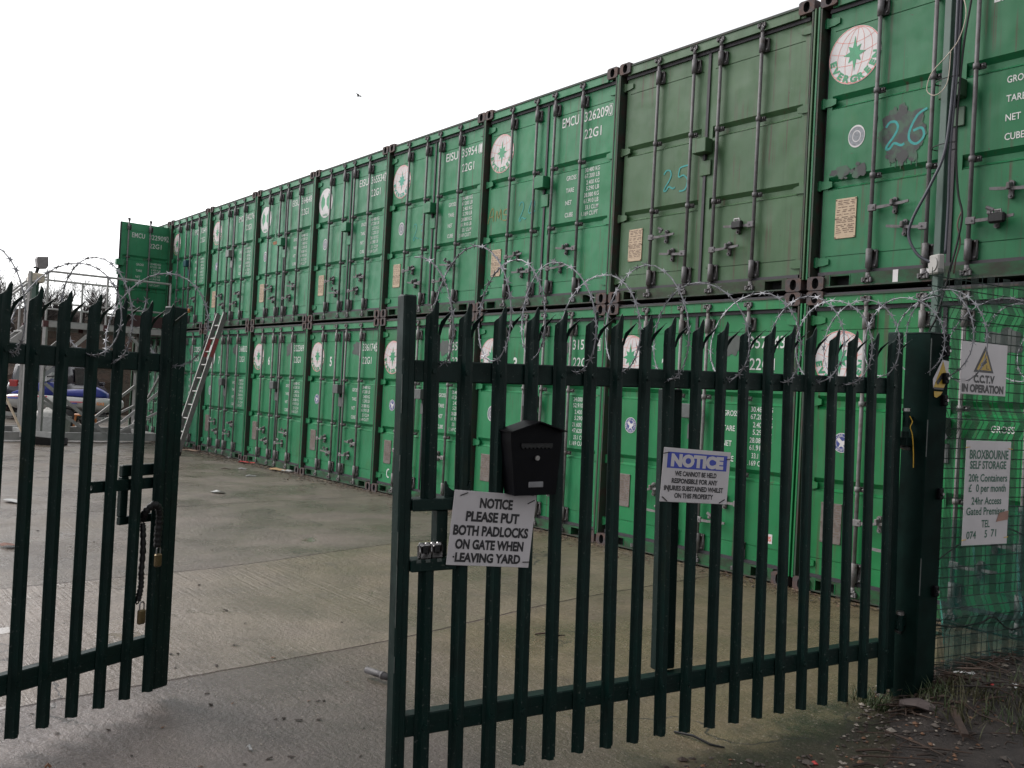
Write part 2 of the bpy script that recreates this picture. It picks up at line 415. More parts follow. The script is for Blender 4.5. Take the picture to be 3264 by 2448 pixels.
# ------------------------------------------------------------------ ground
def gz(x, y):
    def ss(t): t = max(0, min(1, t)); return t*t*(3-2*t)
    return -0.075*ss((-1.9-y)/2.2)*ss((x-9)/5)
def ground_mat():
    m, nt, b = nodes_of('wet_concrete'); L = nt.links
    g = N(nt, 'ShaderNodeNewGeometry'); P = g.outputs['Position']
    sep = N(nt, 'ShaderNodeSeparateXYZ'); L.new(P, sep.inputs[0])
    my = N(nt, 'ShaderNodeMath', operation='MULTIPLY'); my.inputs[1].default_value = .1; L.new(sep.outputs[1], my.inputs[0])
    wv = N(nt, 'ShaderNodeMath', operation='ADD'); L.new(sep.outputs[0], wv.inputs[0]); L.new(my.outputs[0], wv.inputs[1])
    w = wv.outputs[0]
    wob = noise(nt, P, 3, 3); wo = ramp(nt, wob, 0, 1, -.03, .03)
    w2n = N(nt, 'ShaderNodeMath', operation='ADD'); L.new(w, w2n.inputs[0]); L.new(wo, w2n.inputs[1]); w2 = w2n.outputs[0]
    big = noise(nt, P, .55, 5, .6); mid = noise(nt, P, 2.6, 6, .65); fine = noise(nt, P, 55, 5, .7); tiny = noise(nt, P, 190, 2)
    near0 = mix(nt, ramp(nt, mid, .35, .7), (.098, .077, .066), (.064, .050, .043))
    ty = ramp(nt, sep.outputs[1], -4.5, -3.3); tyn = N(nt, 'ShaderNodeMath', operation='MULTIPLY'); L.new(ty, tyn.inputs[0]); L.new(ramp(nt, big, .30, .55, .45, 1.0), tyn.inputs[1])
    lft = ramp(nt, sep.outputs[1], -6.6, -4.4, 1.0, 0.0)  # left side lightened in base colour to stand for sky glare
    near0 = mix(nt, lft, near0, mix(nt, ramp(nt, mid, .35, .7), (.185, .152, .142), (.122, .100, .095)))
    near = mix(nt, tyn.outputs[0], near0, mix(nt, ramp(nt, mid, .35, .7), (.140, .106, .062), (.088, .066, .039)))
    tan = mix(nt, ramp(nt, mid, .35, .7), (.150, .118, .090), (.105, .084, .066))
    tan = mix(nt, ramp(nt, sep.outputs[1], -5.4, -3.2), mix(nt, ramp(nt, mid, .35, .7), (.205, .167, .142), (.142, .115, .098)), mix(nt, ramp(nt, mid, .35, .7), (.140, .110, .074), (.094, .075, .052)))  # same sky glare put into the slab colour towards the left
    far = mix(nt, ramp(nt, mid, .35, .7), (.128, .103, .083), (.088, .070, .057))
    def band(a, bb, soft=.02):
        r1 = ramp(nt, w2, a-soft, a+soft); r2 = ramp(nt, w2, bb-soft, bb+soft, 1.0, 0.0)
        mm = N(nt, 'ShaderNodeMath', operation='MULTIPLY'); L.new(r1, mm.inputs[0]); L.new(r2, mm.inputs[1]); return mm.outputs[0]
    is_tan = band(13.94, 16.66)
    c = mix(nt, ramp(nt, w2, 16.64, 16.68), far, near)
    c = mix(nt, is_tan, c, tan)
    # damp darker pools
    c = mix(nt, ramp(nt, big, .50, .68, 0, .55), c, mix(nt, 1.0, c, (.62, .62, .64), 'MULTIPLY'))
    # moss film on the right hand side
    mo = noise(nt, P, 1.5, 5, .6); ry = ramp(nt, sep.outputs[1], -5.2, -2.6)
    mm = N(nt, 'ShaderNodeMath', operation='MULTIPLY'); L.new(ramp(nt, mo, .46, .72, 0, .45), mm.inputs[0]); L.new(ry, mm.inputs[1])
    c = mix(nt, mm.outputs[0], c, (.062, .062, .028))
    # old stains, a few hairline cracks
    # trodden dirt where the yard meets the soil
    de = N(nt, 'ShaderNodeMath', operation='ADD'); L.new(sep.outputs[0], de.inputs[0]); L.new(ramp(nt, noise(nt, P, 4.5, 7, .7), .25, .75, -.34, .34), de.inputs[1])
    c = mix(nt, ramp(nt, de.outputs[0], 19.30, 19.62, 0, .92), c, mix(nt, ramp(nt, mid, .4, .6), (.040, .032, .022), (.022, .022, .013)))
    c = mix(nt, ramp(nt, noise(nt, P, .85, 7, .7, .6), .57, .66, 0, .38), c, mix(nt, 1.0, c, (.50, .46, .44), 'MULTIPLY'))
    c = mix(nt, ramp(nt, noise(nt, P, 3.7, 6, .7, .3), .62, .70, 0, .45), c, mix(nt, 1.0, c, (.42, .36, .33), 'MULTIPLY'))
    vo = N(nt, 'ShaderNodeTexVoronoi', feature='DISTANCE_TO_EDGE'); vo.inputs['Scale'].default_value = .33
    vd = N(nt, 'ShaderNodeVectorMath', operation='ADD'); nv = N(nt, 'ShaderNodeTexNoise'); nv.inputs['Scale'].default_value = 1.8; nv.inputs['Detail'].default_value = 5; L.new(P, nv.inputs['Vector'])
    L.new(P, vd.inputs[0]); L.new(nv.outputs['Color'], vd.inputs[1]); L.new(vd.outputs[0], vo.inputs['Vector'])
    ck = N(nt, 'ShaderNodeMath', operation='MULTIPLY'); L.new(ramp(nt, vo.outputs['Distance'], .0015, .005, 1.0, 0.0), ck.inputs[0]); L.new(ramp(nt, noise(nt, P, .45, 2), .50, .58), ck.inputs[1])
    c = mix(nt, ck.outputs[0], c, (.032, .024, .021))
    # aggregate grains
    c = mix(nt, ramp(nt, fine, .56, .70, 0, .55), c, mix(nt, 1.0, c, (.55, .53, .52), 'MULTIPLY'))
    c = mix(nt, ramp(nt, tiny, .66, .74, 0, .55), c, (.22, .19, .16))
    c = mix(nt, ramp(nt, noise(nt, P, 120, 2), .66, .72, 0, .8), c, (.03, .024, .022))
    c = mix(nt, ramp(nt, noise(nt, P, 62, 2), .66, .70, 0, .8), c, (.24, .20, .165))
    c = mix(nt, ramp(nt, noise(nt, P, 34, 3, .7), .60, .68, 0, .55), c, mix(nt, 1.0, c, (.45, .42, .42), 'MULTIPLY'))
    jn = noise(nt, P, 9, 3)
    mk = None
    for j in (16.66, 13.94, 10.55, 7.4, 4.3, 1.2):
        d = N(nt, 'ShaderNodeMath', operation='SUBTRACT'); L.new(w, d.inputs[0]); d.inputs[1].default_value = j
        dj = N(nt, 'ShaderNodeMath', operation='ADD'); L.new(d.outputs[0], dj.inputs[0]); L.new(ramp(nt, jn, 0, 1, -.014, .014), dj.inputs[1])
        a = N(nt, 'ShaderNodeMath', operation='ABSOLUTE'); L.new(dj.outputs[0], a.inputs[0])
        k = ramp(nt, a.outputs[0], .006, .014, 1.0, 0.0)
        if mk is None: mk = k
        else:
            mx = N(nt, 'ShaderNodeMath', operation='MAXIMUM'); L.new(mk, mx.inputs[0]); L.new(k, mx.inputs[1]); mk = mx.outputs[0]
    c = mix(nt, mk, c, (.045, .025, .02))
    L.new(c, b.inputs['Base Color'])
    # wetness
    wet = noise(nt, P, .9, 4, .6, .3)
    ro = N(nt, 'ShaderNodeMath', operation='ADD'); wl_ = N(nt, 'ShaderNodeMath', operation='ADD'); L.new(wet, wl_.inputs[0]); L.new(ramp(nt, sep.outputs[1], -6.8, -4.6, .12, 0.0), wl_.inputs[1]); L.new(ramp(nt, wl_.outputs[0], .36, .62, .55, .17), ro.inputs[0]); L.new(ramp(nt, fine, .3, .7, -.05, .12), ro.inputs[1])
    pudn = noise(nt, P, 1.6, 7, .62); pyl = ramp(nt, sep.outputs[1], -4.2, -6.0, 0.0, .09); pda = N(nt, 'ShaderNodeMath', operation='ADD'); L.new(pudn, pda.inputs[0]); L.new(pyl, pda.inputs[1]); pud = ramp(nt, pda.outputs[0], .645, .70)
    rr = N(nt, 'ShaderNodeMix'); L.new(pud, rr.inputs[0]); L.new(ro.outputs[0], rr.inputs[2]); rr.inputs[3].default_value = .09
    L.new(rr.outputs[0], b.inputs['Roughness'])
    # brushed ridges run across the slab (long axis along x)
    mp = N(nt, 'ShaderNodeMapping'); mp.inputs['Rotation'].default_value = (0, 0, .143); mp.inputs['Scale'].default_value = (.35, 9, 1); L.new(P, mp.inputs[0])
    rid = noise(nt, mp.outputs[0], 3.2, 4, .6)
    rs = N(nt, 'ShaderNodeMath', operation='MULTIPLY'); L.new(rid, rs.inputs[0]); rz = N(nt, 'ShaderNodeMath', operation='MULTIPLY'); L.new(ramp(nt, noise(nt, P, .8, 3), .42, .62, .05, 1.15), rz.inputs[0]); L.new(ramp(nt, is_tan, 0, 1, .30, 1.0), rz.inputs[1]); L.new(rz.outputs[0], rs.inputs[1])
    hh = N(nt, 'ShaderNodeMath', operation='ADD'); L.new(rs.outputs[0], hh.inputs[0]); L.new(ramp(nt, noise(nt, P, 26, 6, .7), .3, .7, 0, .38), hh.inputs[1])
    ndry = N(nt, 'ShaderNodeMath', operation='MULTIPLY'); L.new(hh.outputs[0], ndry.inputs[0]); L.new(ramp(nt, pud, 0, 1, 1, .03), ndry.inputs[1])
    jo = N(nt, 'ShaderNodeMath', operation='SUBTRACT'); L.new(ndry.outputs[0], jo.inputs[0]); L.new(mk, jo.inputs[1])
    bump(nt, b, jo.outputs[0], .8, .016)
    return m
def axis(lo, hi, fine_lo, fine_hi, st, growth=1.5):
    xs = [fine_lo+i*st for i in range(int((fine_hi-fine_lo)/st)+1)]
    d = st; x = fine_lo
    while x > lo: d *= growth; x -= d; xs.insert(0, max(x, lo))
    d = st; x = xs[-1]
    while x < hi: d *= growth; x += d; xs.append(min(x, hi))
    return xs
def make_ground():
    xs = axis(-500, 500, 6, 24, .5); ys = axis(-500, 500, -9, 1, .5); mb = MB()
    vs = [(x, y, gz(x, y)) for y in ys for x in xs]; n = len(xs)
    fs = [(j*n+i, j*n+i+1, (j+1)*n+i+1, (j+1)*n+i) for j in range(len(ys)-1) for i in range(n-1)]
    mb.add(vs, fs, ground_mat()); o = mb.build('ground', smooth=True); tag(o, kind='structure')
make_ground()
def soil_mat():
    m, nt, b = nodes_of('dark_wet_soil'); g = N(nt, 'ShaderNodeNewGeometry'); P = g.outputs['Position']
    a = noise(nt, P, 6, 6, .65); f = noise(nt, P, 60, 4, .7)
    c = mix(nt, ramp(nt, a, .38, .65), (.014, .010, .009), (.030, .022, .018))
    c = mix(nt, ramp(nt, f, .60, .70, 0, .8), c, (.055, .042, .035))
    c = mix(nt, ramp(nt, noise(nt, P, 110, 2), .70, .74, 0, .8), c, (.16, .14, .12))
    nt.links.new(c, b.inputs['Base Color']); b.inputs['Roughness'].default_value = .75
    h = N(nt, 'ShaderNodeMath', operation='ADD'); nt.links.new(a, h.inputs[0]); nt.links.new(f, h.inputs[1])
    bump(nt, b, h.outputs[0], .7, .02); return m
def soil_edge(y):     # x where the bare soil begins
    k = [(-12, 19.9), (-6, 19.6), (-4.6, 19.5), (-3.96, 19.53), (-3.65, 19.45), (-3.35, 19.68), (-3.1, 19.80), (-2.7, 19.72), (-2.4, 19.58), (-2.1, 19.44), (-1.6, 19.30), (-.6, 19.34), (.2, 19.4)]
    for (a, xa), (b_, xb) in zip(k, k[1:]):
        if a <= y <= b_:
            return xa+(xb-xa)*(y-a)/(b_-a)
    return k[0][1] if y < k[0][0] else k[-1][1]
def soil_h(x, y):
    e = x-soil_edge(y); t = max(0, min(1, e/.5)); t = t*t*(3-2*t)
    hump = .10*math.exp(-((x-19.75)/.30)**2)*(1 if y > -2.2 else math.exp(-((y+2.2)/.35)**2))
    n_ = math.sin(x*13+y*7)*.4+math.sin(x*29-y*23)*.3+math.sin(x*5.3+y*17)*.3
    return gz(x, y)-.02+.042*t+hump*t+n_*.010*t
def make_soil():
    mb = MB(); ys = [-12+.06*i for i in range(int(12.0/.06))]; us = [0]+[.03+.06*i for i in range(70)]; vs = []
    for y in ys:
        j = .06*math.sin(y*11)+.05*math.sin(y*31+1)+.035*math.sin(y*73)+.03*math.sin(y*157)
        for u in us: x = soil_edge(y)+u+j*max(0, 1-u*2); vs.append((x, y, soil_h(x, y)+(.0 if u else -.02)))
    n = len(us); mb.add(vs, [(j*n+i, j*n+i+1, (j+1)*n+i+1, (j+1)*n+i) for j in range(len(ys)-1) for i in range(n-1)], soil_mat())
    tag(mb.build('soil_verge', smooth=True), kind='structure')
make_soil()

# ------------------------------------------------------------------ containers
W_, H_, DEP = 2.438, 2.591, 6.058
Y0 = .07            # door face behind the casting face
HL = .07            # hinge line inset
DW = (W_-2*HL-.012)/2
def body_mesh():
    mb = MB()
    n = 22; d = (DEP-.36)/n
    for side in (0, 1):     # corrugated side walls
        xs = []
        for i in range(n):
            y = .18+i*d
            for f, dep in ((0, 0), (.28, 0), (.5, .034), (.78, .034)): xs.append((y+f*d, dep))
        xs.append((DEP-.18, 0)); vs = []
        for y, dep in xs:
            x = .012+dep if side == 0 else W_-.012-dep
            vs += [(x, y, .16), (x, y, H_-.10)]
        mb.add(vs, [(2*i, 2*i+2, 2*i+3, 2*i+1) for i in range(len(xs)-1)], PAINT)
    mb.box(.03, W_-.03, .14, DEP-.02, H_-.045, H_-.02, PAINT)
    mb.box(.02, W_-.02, .16, DEP-.02, .10, .15, DARKIN)
    mb.box(.02, W_-.02, DEP-.06, DEP-.02, .15, H_-.05, PAINT)
    for x in (.0, W_-.06):
        mb.box(x, x+.06, .18, DEP-.16, H_-.10, H_-.03, PAINT); mb.box(x, x+.06, .18, DEP-.16, .0, .16, PAINT)
    for x in (0, W_-.10): mb.box(x, x+.10, DEP-.10, DEP, 0, H_-.01, PAINT)
    return mb.mesh('body')
def frame_mesh():
    mb = MB()
    # posts: two ribs and a back coloured near-black as recess shade
    for s in (0, 1):
        X = (lambda a: a) if s == 0 else (lambda a: W_-a)
        def bx(a, b_, y0, y1, z0, z1, m):
            x0, x1 = sorted((X(a), X(b_))); mb.box(x0, x1, y0, y1, z0, z1, m)
        bx(-.020, -.004, .006, .17, .10, H_-.10, PAINT); bx(-.004, .004, .02, .17, .118, H_-.118, GASKET)
        bx(.004, .020, .004, .17, .118, H_-.118, RUSTPOST)
        bx(.020, .105, .125, .17, .118, H_-.118, GASKET)
    # header with a raised lip, sill with two fork pockets
    mb.box(.162, W_-.162, .02, .15, H_-.135, H_-.050, PAINT)
    mb.box(.105, .162, .035, .15, H_-.135, H_-.118, PAINT); mb.box(W_-.162, W_-.105, .035, .15, H_-.135, H_-.118, PAINT)
    mb.box(.162, W_-.162, .010, .16, H_-.050, H_-.036, RUSTPOST)
    mb.box(.162, W_-.162, .03, .16, H_-.036, H_-.018, GASKET)
    fp = [(.162, .215), (.40, W_-.40), (W_-.215, W_-.162)]
    for a, b_ in fp: mb.box(a, b_, .02, .15, .030, .128, GRIME)
    for a, b_ in ((.215, .40), (W_-.40, W_-.215)):
        mb.box(a, b_, .021, .15, .112, .127, GRIME); mb.box(a, b_, .13, .15, .018, .112, DARKIN)
    mb.box(.162, W_-.162, .016, .15, .018, .030, RUSTPOST)
    for a in (.215-.004, .40): mb.box(a, a+.004, .016, .02, .030, .118, PAINT)
    # threshold and gasket strips
    mb.box(.07, W_-.07, .05, .15, .128, .158, GASKET)
    mb.box(.07, W_-.07, .052, .15, H_-.168, H_-.135, GASKET)
    # cam keepers
    for u in (.566, 1.051, 1.387, 1.872):
        for z in (.062, H_-.085):
            mb.bbox(u-.045, u-.028, -.004, .02, z-.02, z+.02, ROD_UP, .003); mb.bbox(u+.028, u+.045, -.004, .02, z-.02, z+.02, ROD_UP, .003)
    return mb.mesh('frame')
def casting_mesh(flip):
    mb = MB(); w, h, d = .162, .118, .178; n = 24
    def rect(k):
        a = 2*PI*k/n; c, s = math.cos(a), math.sin(a); m = max(abs(c)/(w/2), abs(s)/(h/2)); return w/2+c/m, h/2+s/m
    out = [rect(k) for k in range(n)]
    a_, b_ = .033, .048
    inn = [(w/2+a_*(1 if abs(math.cos(2*PI*k/n)) < .99 else 1)*math.cos(2*PI*k/n), h/2+b_*(math.copysign(min(1, abs(math.sin(2*PI*k/n))**.8), math.sin(2*PI*k/n)))) for k in range(n)]
    vs = [(x, 0, z) for x, z in out]+[(x, 0, z) for x, z in inn]+[(x, .055, z) for x, z in inn]+[(x, d, z) for x, z in out]
    fs = [(k, (k+1) % n, n+(k+1) % n, n+k) for k in range(n)]+[(k, 3*n+k, 3*n+(k+1) % n, (k+1) % n) for k in range(n)]
    mb.add(vs, fs, RUST)
    mb.add(vs, [(n+k, n+(k+1) % n, 2*n+(k+1) % n, 2*n+k) for k in range(n)]+[tuple(2*n+k for k in range(n))], DARKIN)
    return mb.mesh('corner_casting')
PROFILE = [(.030, .150), (.0, .152), (.0, .290), (.007, .291), (.007, .297), (.0, .298), (.0, .868), (.006, .871), (.006, .877), (.001, .879), (.034, .900), (.034, .945), (.0, .985),
           (.0, 1.568), (.006, 1.571), (.006, 1.577), (.001, 1.579), (.034, 1.600), (.034, 1.650), (.0, 1.692), (.0, 2.253), (.007, 2.254), (.007, 2.260), (.0, 2.261), (.0, H_-.158), (.030, H_-.156)]
def panel_mesh(side):      # side +1: left leaf (x 0..DW), -1: right leaf (x -DW..0)
    mb = MB(); m0, m1 = .05, .065
    def strip(x0, x1, prof):
        vs = []
        for y, z in prof: vs += [(x0*side, y, z), (x1*side, y, z)]
        mb.add(vs, [(2*i, 2*i+1, 2*i+3, 2*i+2) if side > 0 else (2*i, 2*i+2, 2*i+3, 2*i+1) for i in range(len(prof)-1)], PAINT)
    flat = [PROFILE[0], PROFILE[1], (.0, H_-.158), PROFILE[-1]]
    strip(0, m0, flat); strip(m0, DW-m1, PROFILE); strip(DW-m1, DW, flat)
    # ends of the recesses and the vertical edges
    for x in (m0, DW-m1):
        for a, b_ in ((9, 13), (16, 20)):
            pr = PROFILE[a:b_]; mb.add([(x*side, 0, pr[0][1])]+[(x*side, y, z) for y, z in pr]+[(x*side, 0, pr[-1][1])], [tuple(range(len(pr)+2))], PAINT)
    for x in (0, DW): mb.add([(x*side, 0, .152), (x*side, .05, .152), (x*side, .05, H_-.158), (x*side, 0, H_-.158)], [(0, 1, 2, 3)], GASKET)
    mb.add([(0, .05, .152), (DW*side, .05, .152), (DW*side, .05, H_-.158), (0, .05, H_-.158)], [(0, 1, 2, 3)], PAINT)
    # small rub marks
    return mb.mesh('door')
def rod_mesh(mat):
    mb = MB(); y = -.045
    mb.tube([(0, y, .075), (0, y, H_-.085)], .0165, mat, 10)
    for z0, z1 in ((.16, .32), (H_-.335, H_-.20)):
        mb.tube([(0, y, z0), (0, y, z1)], .027, mat, 10); mb.bbox(-.03, .062, -.032, -.002, z0+.005, z1-.005, mat, .006)
        for dz in (.02, -.02):
            zz = (z0 if dz > 0 else z1)+dz; mb.tube([(.05, -.040, zz), (.05, -.03, zz)], .008, mat, 6)
    for z in (.93, 1.635):
        mb.tube([(0, y, z-.02), (0, y, z+.02)], .025, mat, 10); mb.bbox(-.032, .06, -.034, -.002, z-.021, z+.021, mat, .005)
        mb.tube([(.046, -.045, z), (.046, -.03, z)], .009, mat, 6)
    for z, sg in ((.062, 1), (H_-.085, -1)):
        mb.bbox(-.022, .024, y-.024, y+.028, z-.022, z+.024, mat, .006); mb.bbox(-.034, -.01, y-.03, y+.01, z-.012, z+.014, mat, .004)
        mb.tube([(.018, y-.018, z+.02*sg), (.03, y-.02, z+.032*sg)], .010, mat, 6)
        mb.tube([(0, y, z), (0, y, z+.06*sg)], .021, mat, 8)
    return mb.mesh('lock_rod', True)
def handle_mesh(d, mat, hooked):
    mb = MB(); y = -.062
    mb.bbox(min(-.018*d, .055*d), max(-.018*d, .055*d), y-.012, y+.010, -.028, .028, mat, .005)
    mb.tube([(.03*d, y-.02, 0), (.03*d, y-.010, 0)], .008, mat, 6)
    pts = [(.05*d, y, -.002), (.13*d, y, .0), (.20*d, y+.008, .008), (.28*d, y+.004, .013), (.335*d, y, .018)]
    vs = []; hw = [.013, .012, .010, .012, .010]
    for (x, yy, z), h in zip(pts, hw): vs += [(x, yy-.006, z-h), (x, yy+.006, z-h), (x, yy+.006, z+h), (x, yy-.006, z+h)]
    fs = [(4*i+k, 4*i+(k+1) % 4, 4*i+4+(k+1) % 4, 4*i+4+k) for i in range(4) for k in range(4)]+[(0, 1, 2, 3), (19, 18, 17, 16)]
    mb.add(vs, fs, mat)
    cx = .195*d
    for z, r in ((.052, .021), (.0, .018), (-.045, .020)): mb.tube([(cx, -.03, z), (cx, -.002, z)], r, mat, 8)
    mb.bbox(cx-.017, cx+.017, -.026, -.002, -.05, .055, mat, .004)
    if hooked: mb.bbox(cx-.03*d-.018, cx-.03*d+.018, y-.03, y-.01, .03, .085, mat, .008); mb.tube([(cx, y-.02, .06), (cx-.05*d, y-.03, .085)], .015, mat, 7)
    else: mb.bbox(cx-.014, cx+.014, y-.024, y+.03, -.002, .048, mat, .006)
    for z in (.052, -.045): mb.tube([(cx, -.044, z), (cx, -.028, z)], .009, mat, 6)
    return mb.mesh('handle', False)
def hinge_mesh(side):
    mb = MB(); s = side
    pts = [(-.050, -.038), (.05, -.034), (.095, -.022), (.095, .022), (.05, .034), (-.050, .038)]
    pl = [(x*s, z) for x, z in pts]
    if s < 0: pl = pl[::-1]
    mb.prism(pl, -.016, .004, PAINT)
    mb.tube([(-.03*s, -.004, -.045), (-.03*s, -.004, .045)], .017, PAINT, 8)
    return mb.mesh('hinge')
def logo_mesh(kind):
    mb = MB(); cx, cz, R = .245, 2.005, .247; y = -.003
    if kind in ('globe', 'teal'):
        G = LOGOGREEN if kind == 'globe' else LOGOTEAL
        disc(mb, cx, cz, R, y, STICKER); ring(mb, cx, cz, R*.965, R*.985, y-.001, LOGORED)
        for t in (.0, .36, .70):     # meridians tilted a little
            for sg in ((-1, 1) if t else (1,)):
                pts = []
                for k in range(17):
                    a = -PI/2+PI*k/16; pts.append((cx+sg*t*R*.93*math.cos(a)+.03*math.sin(a), cz+R*.93*math.sin(a)))
                ribbon(mb, pts, .0032, LOGORED, y-.001)
        for zz in (-.62, -.22, .22, .62):
            hw = math.sqrt(1-zz*zz)*R*.93
            ribbon(mb, [(cx-hw+2*hw*k/10, cz+zz*R-.045*(1-(2*k/10-1)**2)*(1 if zz > 0 else .6)) for k in range(11)], .0032, LOGORED, y-.001)
        pts = []
        for k in range(16):
            a = PI/2+2*PI*k/16; r = (.135 if k % 8 == 0 else .112 if k % 4 == 0 else .090) if k % 2 == 0 else .050
            pts.append((cx+r*math.cos(a)*.95, y-.002, cz+.012+r*math.sin(a)*1.12))
        pts.append((cx, y-.002, cz+.012)); mb.add(pts, [(k, (k+1) % 16, 16) for k in range(16)], G)
        arc_text(mb, 'EVERGREEN', G, cx, cz, R*.93, PI*1.06, PI*1.94, .054, y-.002, .055, 1.15, inward=True)
    else:
        disc(mb, cx, cz, R, y, STICKER); disc(mb, cx, cz+.02, R*.70, y-.001, LOGOGREEN)
        for sg in (1, -1):
            p = [(-.10, .185), (.10, .185), (.09, .10), (.03, .055), (.03, 0), (-.03, 0), (-.03, .055), (-.09, .10)]
            vs = [(cx+x, y-.002, cz+.02+z*sg*.95) for x, z in p]; mb.add(vs, [tuple(range(8)) if sg > 0 else tuple(range(8))[::-1]], STICKER)
        text(mb, 'HATSU', LOGOGREEN, cx-.085, cx+.085, cz-.218, .036, y-.003, .03)
    return mb.mesh('logo')
def round_sticker(kind):
    mb = MB(); cx, cz, r, y = .30, 1.30, .083, -.003
    if kind == 'blue':
        disc(mb, cx, cz, r, y, STICKER); disc(mb, cx, cz, r*.93, y-.001, NAVY)
        ring(mb, cx, cz, r*.62, r*.66, y-.002, STICKER)
        for p in ([(-.045, .03), (-.02, .042), (.005, .015), (.03, .02), (.04, .04), (.045, .0), (.02, -.02), (.03, -.045), (.0, -.03), (-.03, -.047), (-.012, -.01), (-.035, .01)],):
            mb.add([(cx+a, y-.003, cz+b) for a, b in p], [tuple(range(len(p)))[::-1]], STICKER)
        arc_text(mb, 'AMERICAN BUREAU', STICKER, cx, cz, r*.69, PI*1.12, -PI*.12, .017, y-.003, .02, .8)
        arc_text(mb, 'SHIPPING', STICKER, cx, cz, r*.90, PI*1.28, PI*1.72, .016, y-.003, .02, .8, inward=True)
    else:
        disc(mb, cx, cz, r*1.15, y, STICKER, sx=.82); ring(mb, cx, cz, r*.60, r*.98, y-.001, GREYSTK, ex=.82)
        disc(mb, cx, cz, r*.5, y-.001, GREYSTK, sx=.8)
    return mb.mesh('round_sticker')
def plate_mesh(mat):
    mb = MB(); mb.bbox(.135, .335, -.008, -.001, .44, .782, mat, .002)
    r = random.Random(3); z = .765
    while z > .49:
        n = r.randint(1, 3); x = .15
        if z > .70 or mat is not TAN: x = .16
        while x < .31:
            w = r.uniform(.015, .06); mb.box(x, min(x+w, .322), -.0092, -.0085, z-.006, z, DARKTXT); x += w+r.uniform(.006, .03)
        z -= r.choice((.014, .017, .024))
    for x in (.142, .328):
        for z in (.45, .61, .772): mb.tube([(x, -.012, z), (x, -.008, z)], .006, DARKTXT, 6)
    return mb.mesh('data_plate')
def sealbox_mesh(mat):
    mb = MB(); c = -DW-.004
    mb.bbox(c-.09, c+.085, -.115, -.006, 1.42, 1.56, mat, .006)
    mb.bbox(c-.05, c+.08, -.022, -.003, 1.21, 1.36, mat, .005)
    mb.bbox(c-.016, c+.014, -.03, -.004, 1.36, 1.42, GASKET, .003)
    return mb.mesh('seal_box')
def gasket_mesh():
    mb = MB(); mb.bbox(-DW-.024, -DW+.012, -.013, -.002, .155, H_-.162, GASKET, .003); return mb.mesh('gasket')
def lettering_meshes(prefix, num, check, v=None):
    y = -.003; out = []
    def part(name):
        mb = MB(); out.append((name, mb)); return mb
    if prefix: text(part('serial_prefix'), prefix, WHITE, -.890, -.890+.072*len(prefix), 2.105, .108, y, .006)
    if num:
        mb = part('serial_number'); text(mb, num, WHITE, -.505, -.505+.0655*len(num), 2.105, .108, y, .006)
        if check:
            x = -.505+.0655*6+.008
            text(mb, check, WHITE, x+.006, x+.05, 2.105, .108, y, .004)
            for a, b_, c, d in ((x-.006, x+.062, 2.092, 2.097), (x-.006, x+.062, 2.221, 2.226), (x-.006, x-.001, 2.092, 2.226), (x+.057, x+.062, 2.092, 2.226)): mb.box(a, b_, y-.0005, y, c, d, WHITE)
    text(part('size_code'), '22G1', WHITE, -.492, -.212, 1.905, .105, y, .006)
    rows = v or ['30.480 KG', '67.200 LB', '2.400 KG', '5.290 LB', '28.080 KG', '61.910 LB', '33.1 CU.M', '1.169 CU.FT']
    for i, lab in enumerate(('GROSS', 'TARE', 'NET', 'CUBE')):
        z = 1.468-.1425*i
        text(part('weight_label'), lab, WHITE, -.766, -.766+.030*len(lab)+.02, z, .050, y, .006)
        mb = part('weight_figures')
        for k in (0, 1):
            s = rows[2*i+k]; w = .0305*len(s.replace('.', '')); text(mb, s, WHITE, -.205-w, -.205, z+.05-.068*k, .046, y, .003)
    return [(n, m.mesh(n)) for n, m in out]
def numeral_mesh(s):
    mb = MB(); text(mb, s, WHITE, .70, .70+.075*len(s), 1.86, .145, -.003, .025); return mb.mesh('numeral')
def blot(mb, cx, cz, rx, rz, seed, mat, y, n=40):
    r = random.Random(seed); ph = [(r.uniform(0, 6.28), r.randint(2, 9), r.uniform(.03, .11)) for _ in range(7)]; vs = []
    for k in range(n):
        a = 2*PI*k/n; m = 1+sum(A*math.sin(f*a+p) for p, f, A in ph); vs.append((cx+rx*m*math.cos(a), y, cz+rz*m*math.sin(a)))
    vs.append((cx, y, cz)); mb.add(vs, [(k, (k+1) % n, n) for k in range(n)], mat)
